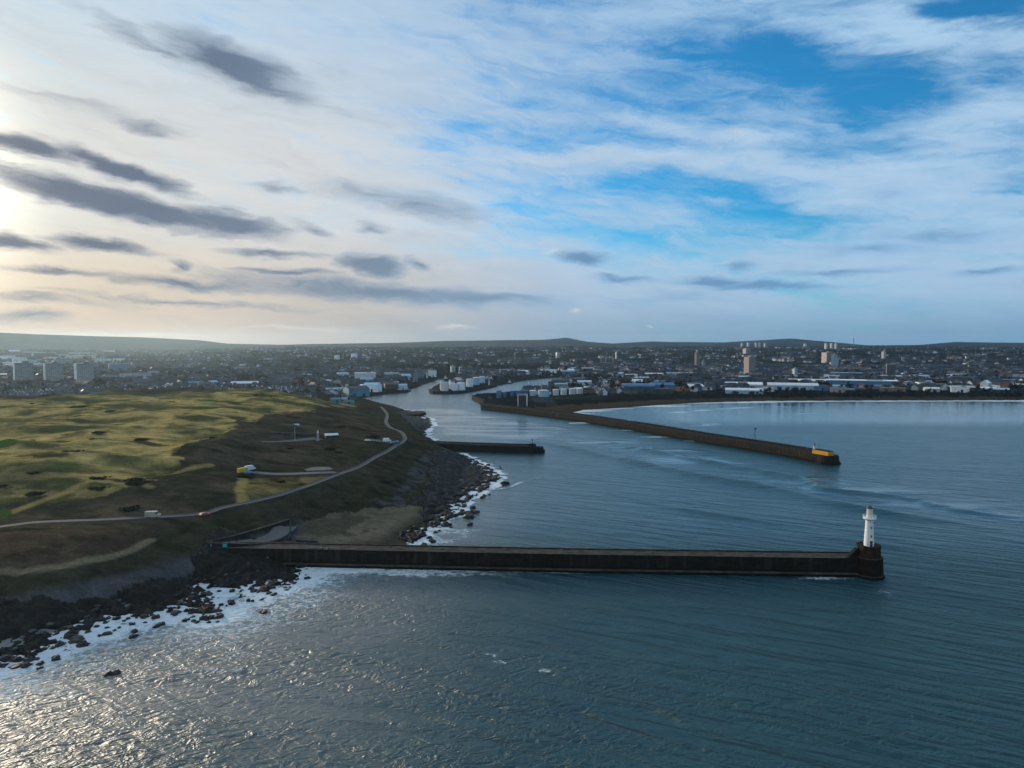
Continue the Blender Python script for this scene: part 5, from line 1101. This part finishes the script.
pms = [q_.copy() for q_ in rms[:3]]
for q_ in pms: q_.materials.clear(); q_.materials.append(palem)
for i, (px, py, s) in enumerate(((40, 636, 1.5), (33, 634, 1.3), (22, 641, 1.2), (50, 627, 1.2), (70, 630, 1.0), (120, 603, .9), (124, 606, .8), (5, 660, 1.2), (15, 652, 1.0), (215, 588, .7), (226, 577, .8), (253, 548, .7), (258, 573, .7), (237, 575, .8), (248, 566, .7), (268, 560, .8), (205, 582, .6))):
    s *= .62; x, y = on_land(px, py); o = bpy.data.objects.new('boulder', pms[i % 3]); COL.objects.link(o); o.location = (x, y, zat(x, y) + .75 + .3 * s); o.scale = (s * 1.3, s, s * .8); o.rotation_euler = (0, 0, i); tag(o, 'pale grey boulder among the black shore rocks', 'boulder', 'pale boulders on the black shore')
bl_ = [MB().box((0, 0, .3), (1.0, .8, .6), 0, 0, .15).mesh('stone_block') for _ in range(1)][0]; bl_.materials.append(palem)
for i, (px, dy, s) in enumerate(((311, 2, 1.2), (315, 2.4, .9), (320, 1.8, 1.3), (326, 2.6, 1.0), (330, 2.1, 1.1), (378, 5, .8), (386, 6, .8), (397, 5.4, .9), (428, 6.4, .7), (441, 5, .8), (486, 6, .7), (505, 5.4, .8), (563, 6, .7), (655, 5.6, .7))):
    x, y = ground(px, 566.9 + (px - 310) * .0185); o = bpy.data.objects.new('stone_block', bl_); COL.objects.link(o); o.location = (x, y + dy, 5.94); o.rotation_euler = (0, 0, i * .7); o.scale = (s * 1.3, s, s); tag(o, 'pale stone block lying on the deck of the long dark breakwater', 'stone block', 'pale blocks on the breakwater deck')
# gorse clumps on the heath
gm = mat('gorse_leaf', (.014, .016, .008), .95, .35, .6, rand=.3)
gme = [crown_mesh('gorse', 240, 80 + i, 3.6, .9, .9, .55) for i in range(4)]
for q_ in gme: q_.materials.append(gm)
cnt = 0; gh = []
while cnt < 34:
    px, py = g_.uniform(-10, 400), g_.uniform(396, 520); x, y = on_land(px, py); i_, j_ = int(np.argmin(np.abs(RR - math.hypot(x, y)))), int(np.argmin(np.abs(az - math.atan2(x, y))))
    if DL[i_, j_] < 7 or SD[i_, j_] < 18 or HW[i_, j_] < .9 or rock[i_, j_] or sandm[i_, j_] or n_mid[i_, j_] * .8 + n_str[i_, j_] * .7 < .1: continue
    o = bpy.data.objects.new('gorse_bush', gme[cnt % 4]); COL.objects.link(o); s = g_.uniform(.5, 1.2); o.location = (x, y, GZ[i_, j_] - .2); o.rotation_euler = (0, 0, g_.uniform(-.3, .5)); o.scale = (s * 1.5, s * 1.1, s * .9); tag(o, 'dark low gorse clump on the rough grass of the headland', 'gorse bush', 'gorse on the headland'); cnt += 1
# ------------------------------------------------------------------ the air
def haze():
    m = bpy.data.materials.new('sea_haze'); m.use_nodes = True; N = NT(m.node_tree); N.n.clear(); o = N.node('ShaderNodeOutputMaterial')
    v = N.node('ShaderNodeVolumePrincipled', inp={'Color': (.58, .80, .98, 1), 'Density': HAZE, 'Anisotropy': .66}); N.l.new(v.outputs[0], o.inputs['Volume'])
    b = MB(); b.box((0, 0, 160), (26000, 26000, 330)); o = b.build('haze', m); o['kind'] = 'stuff'; o['label'] = 'thin pale sea haze lying over water and town'; o['category'] = 'haze'
HAZE = 3.7e-5
haze()
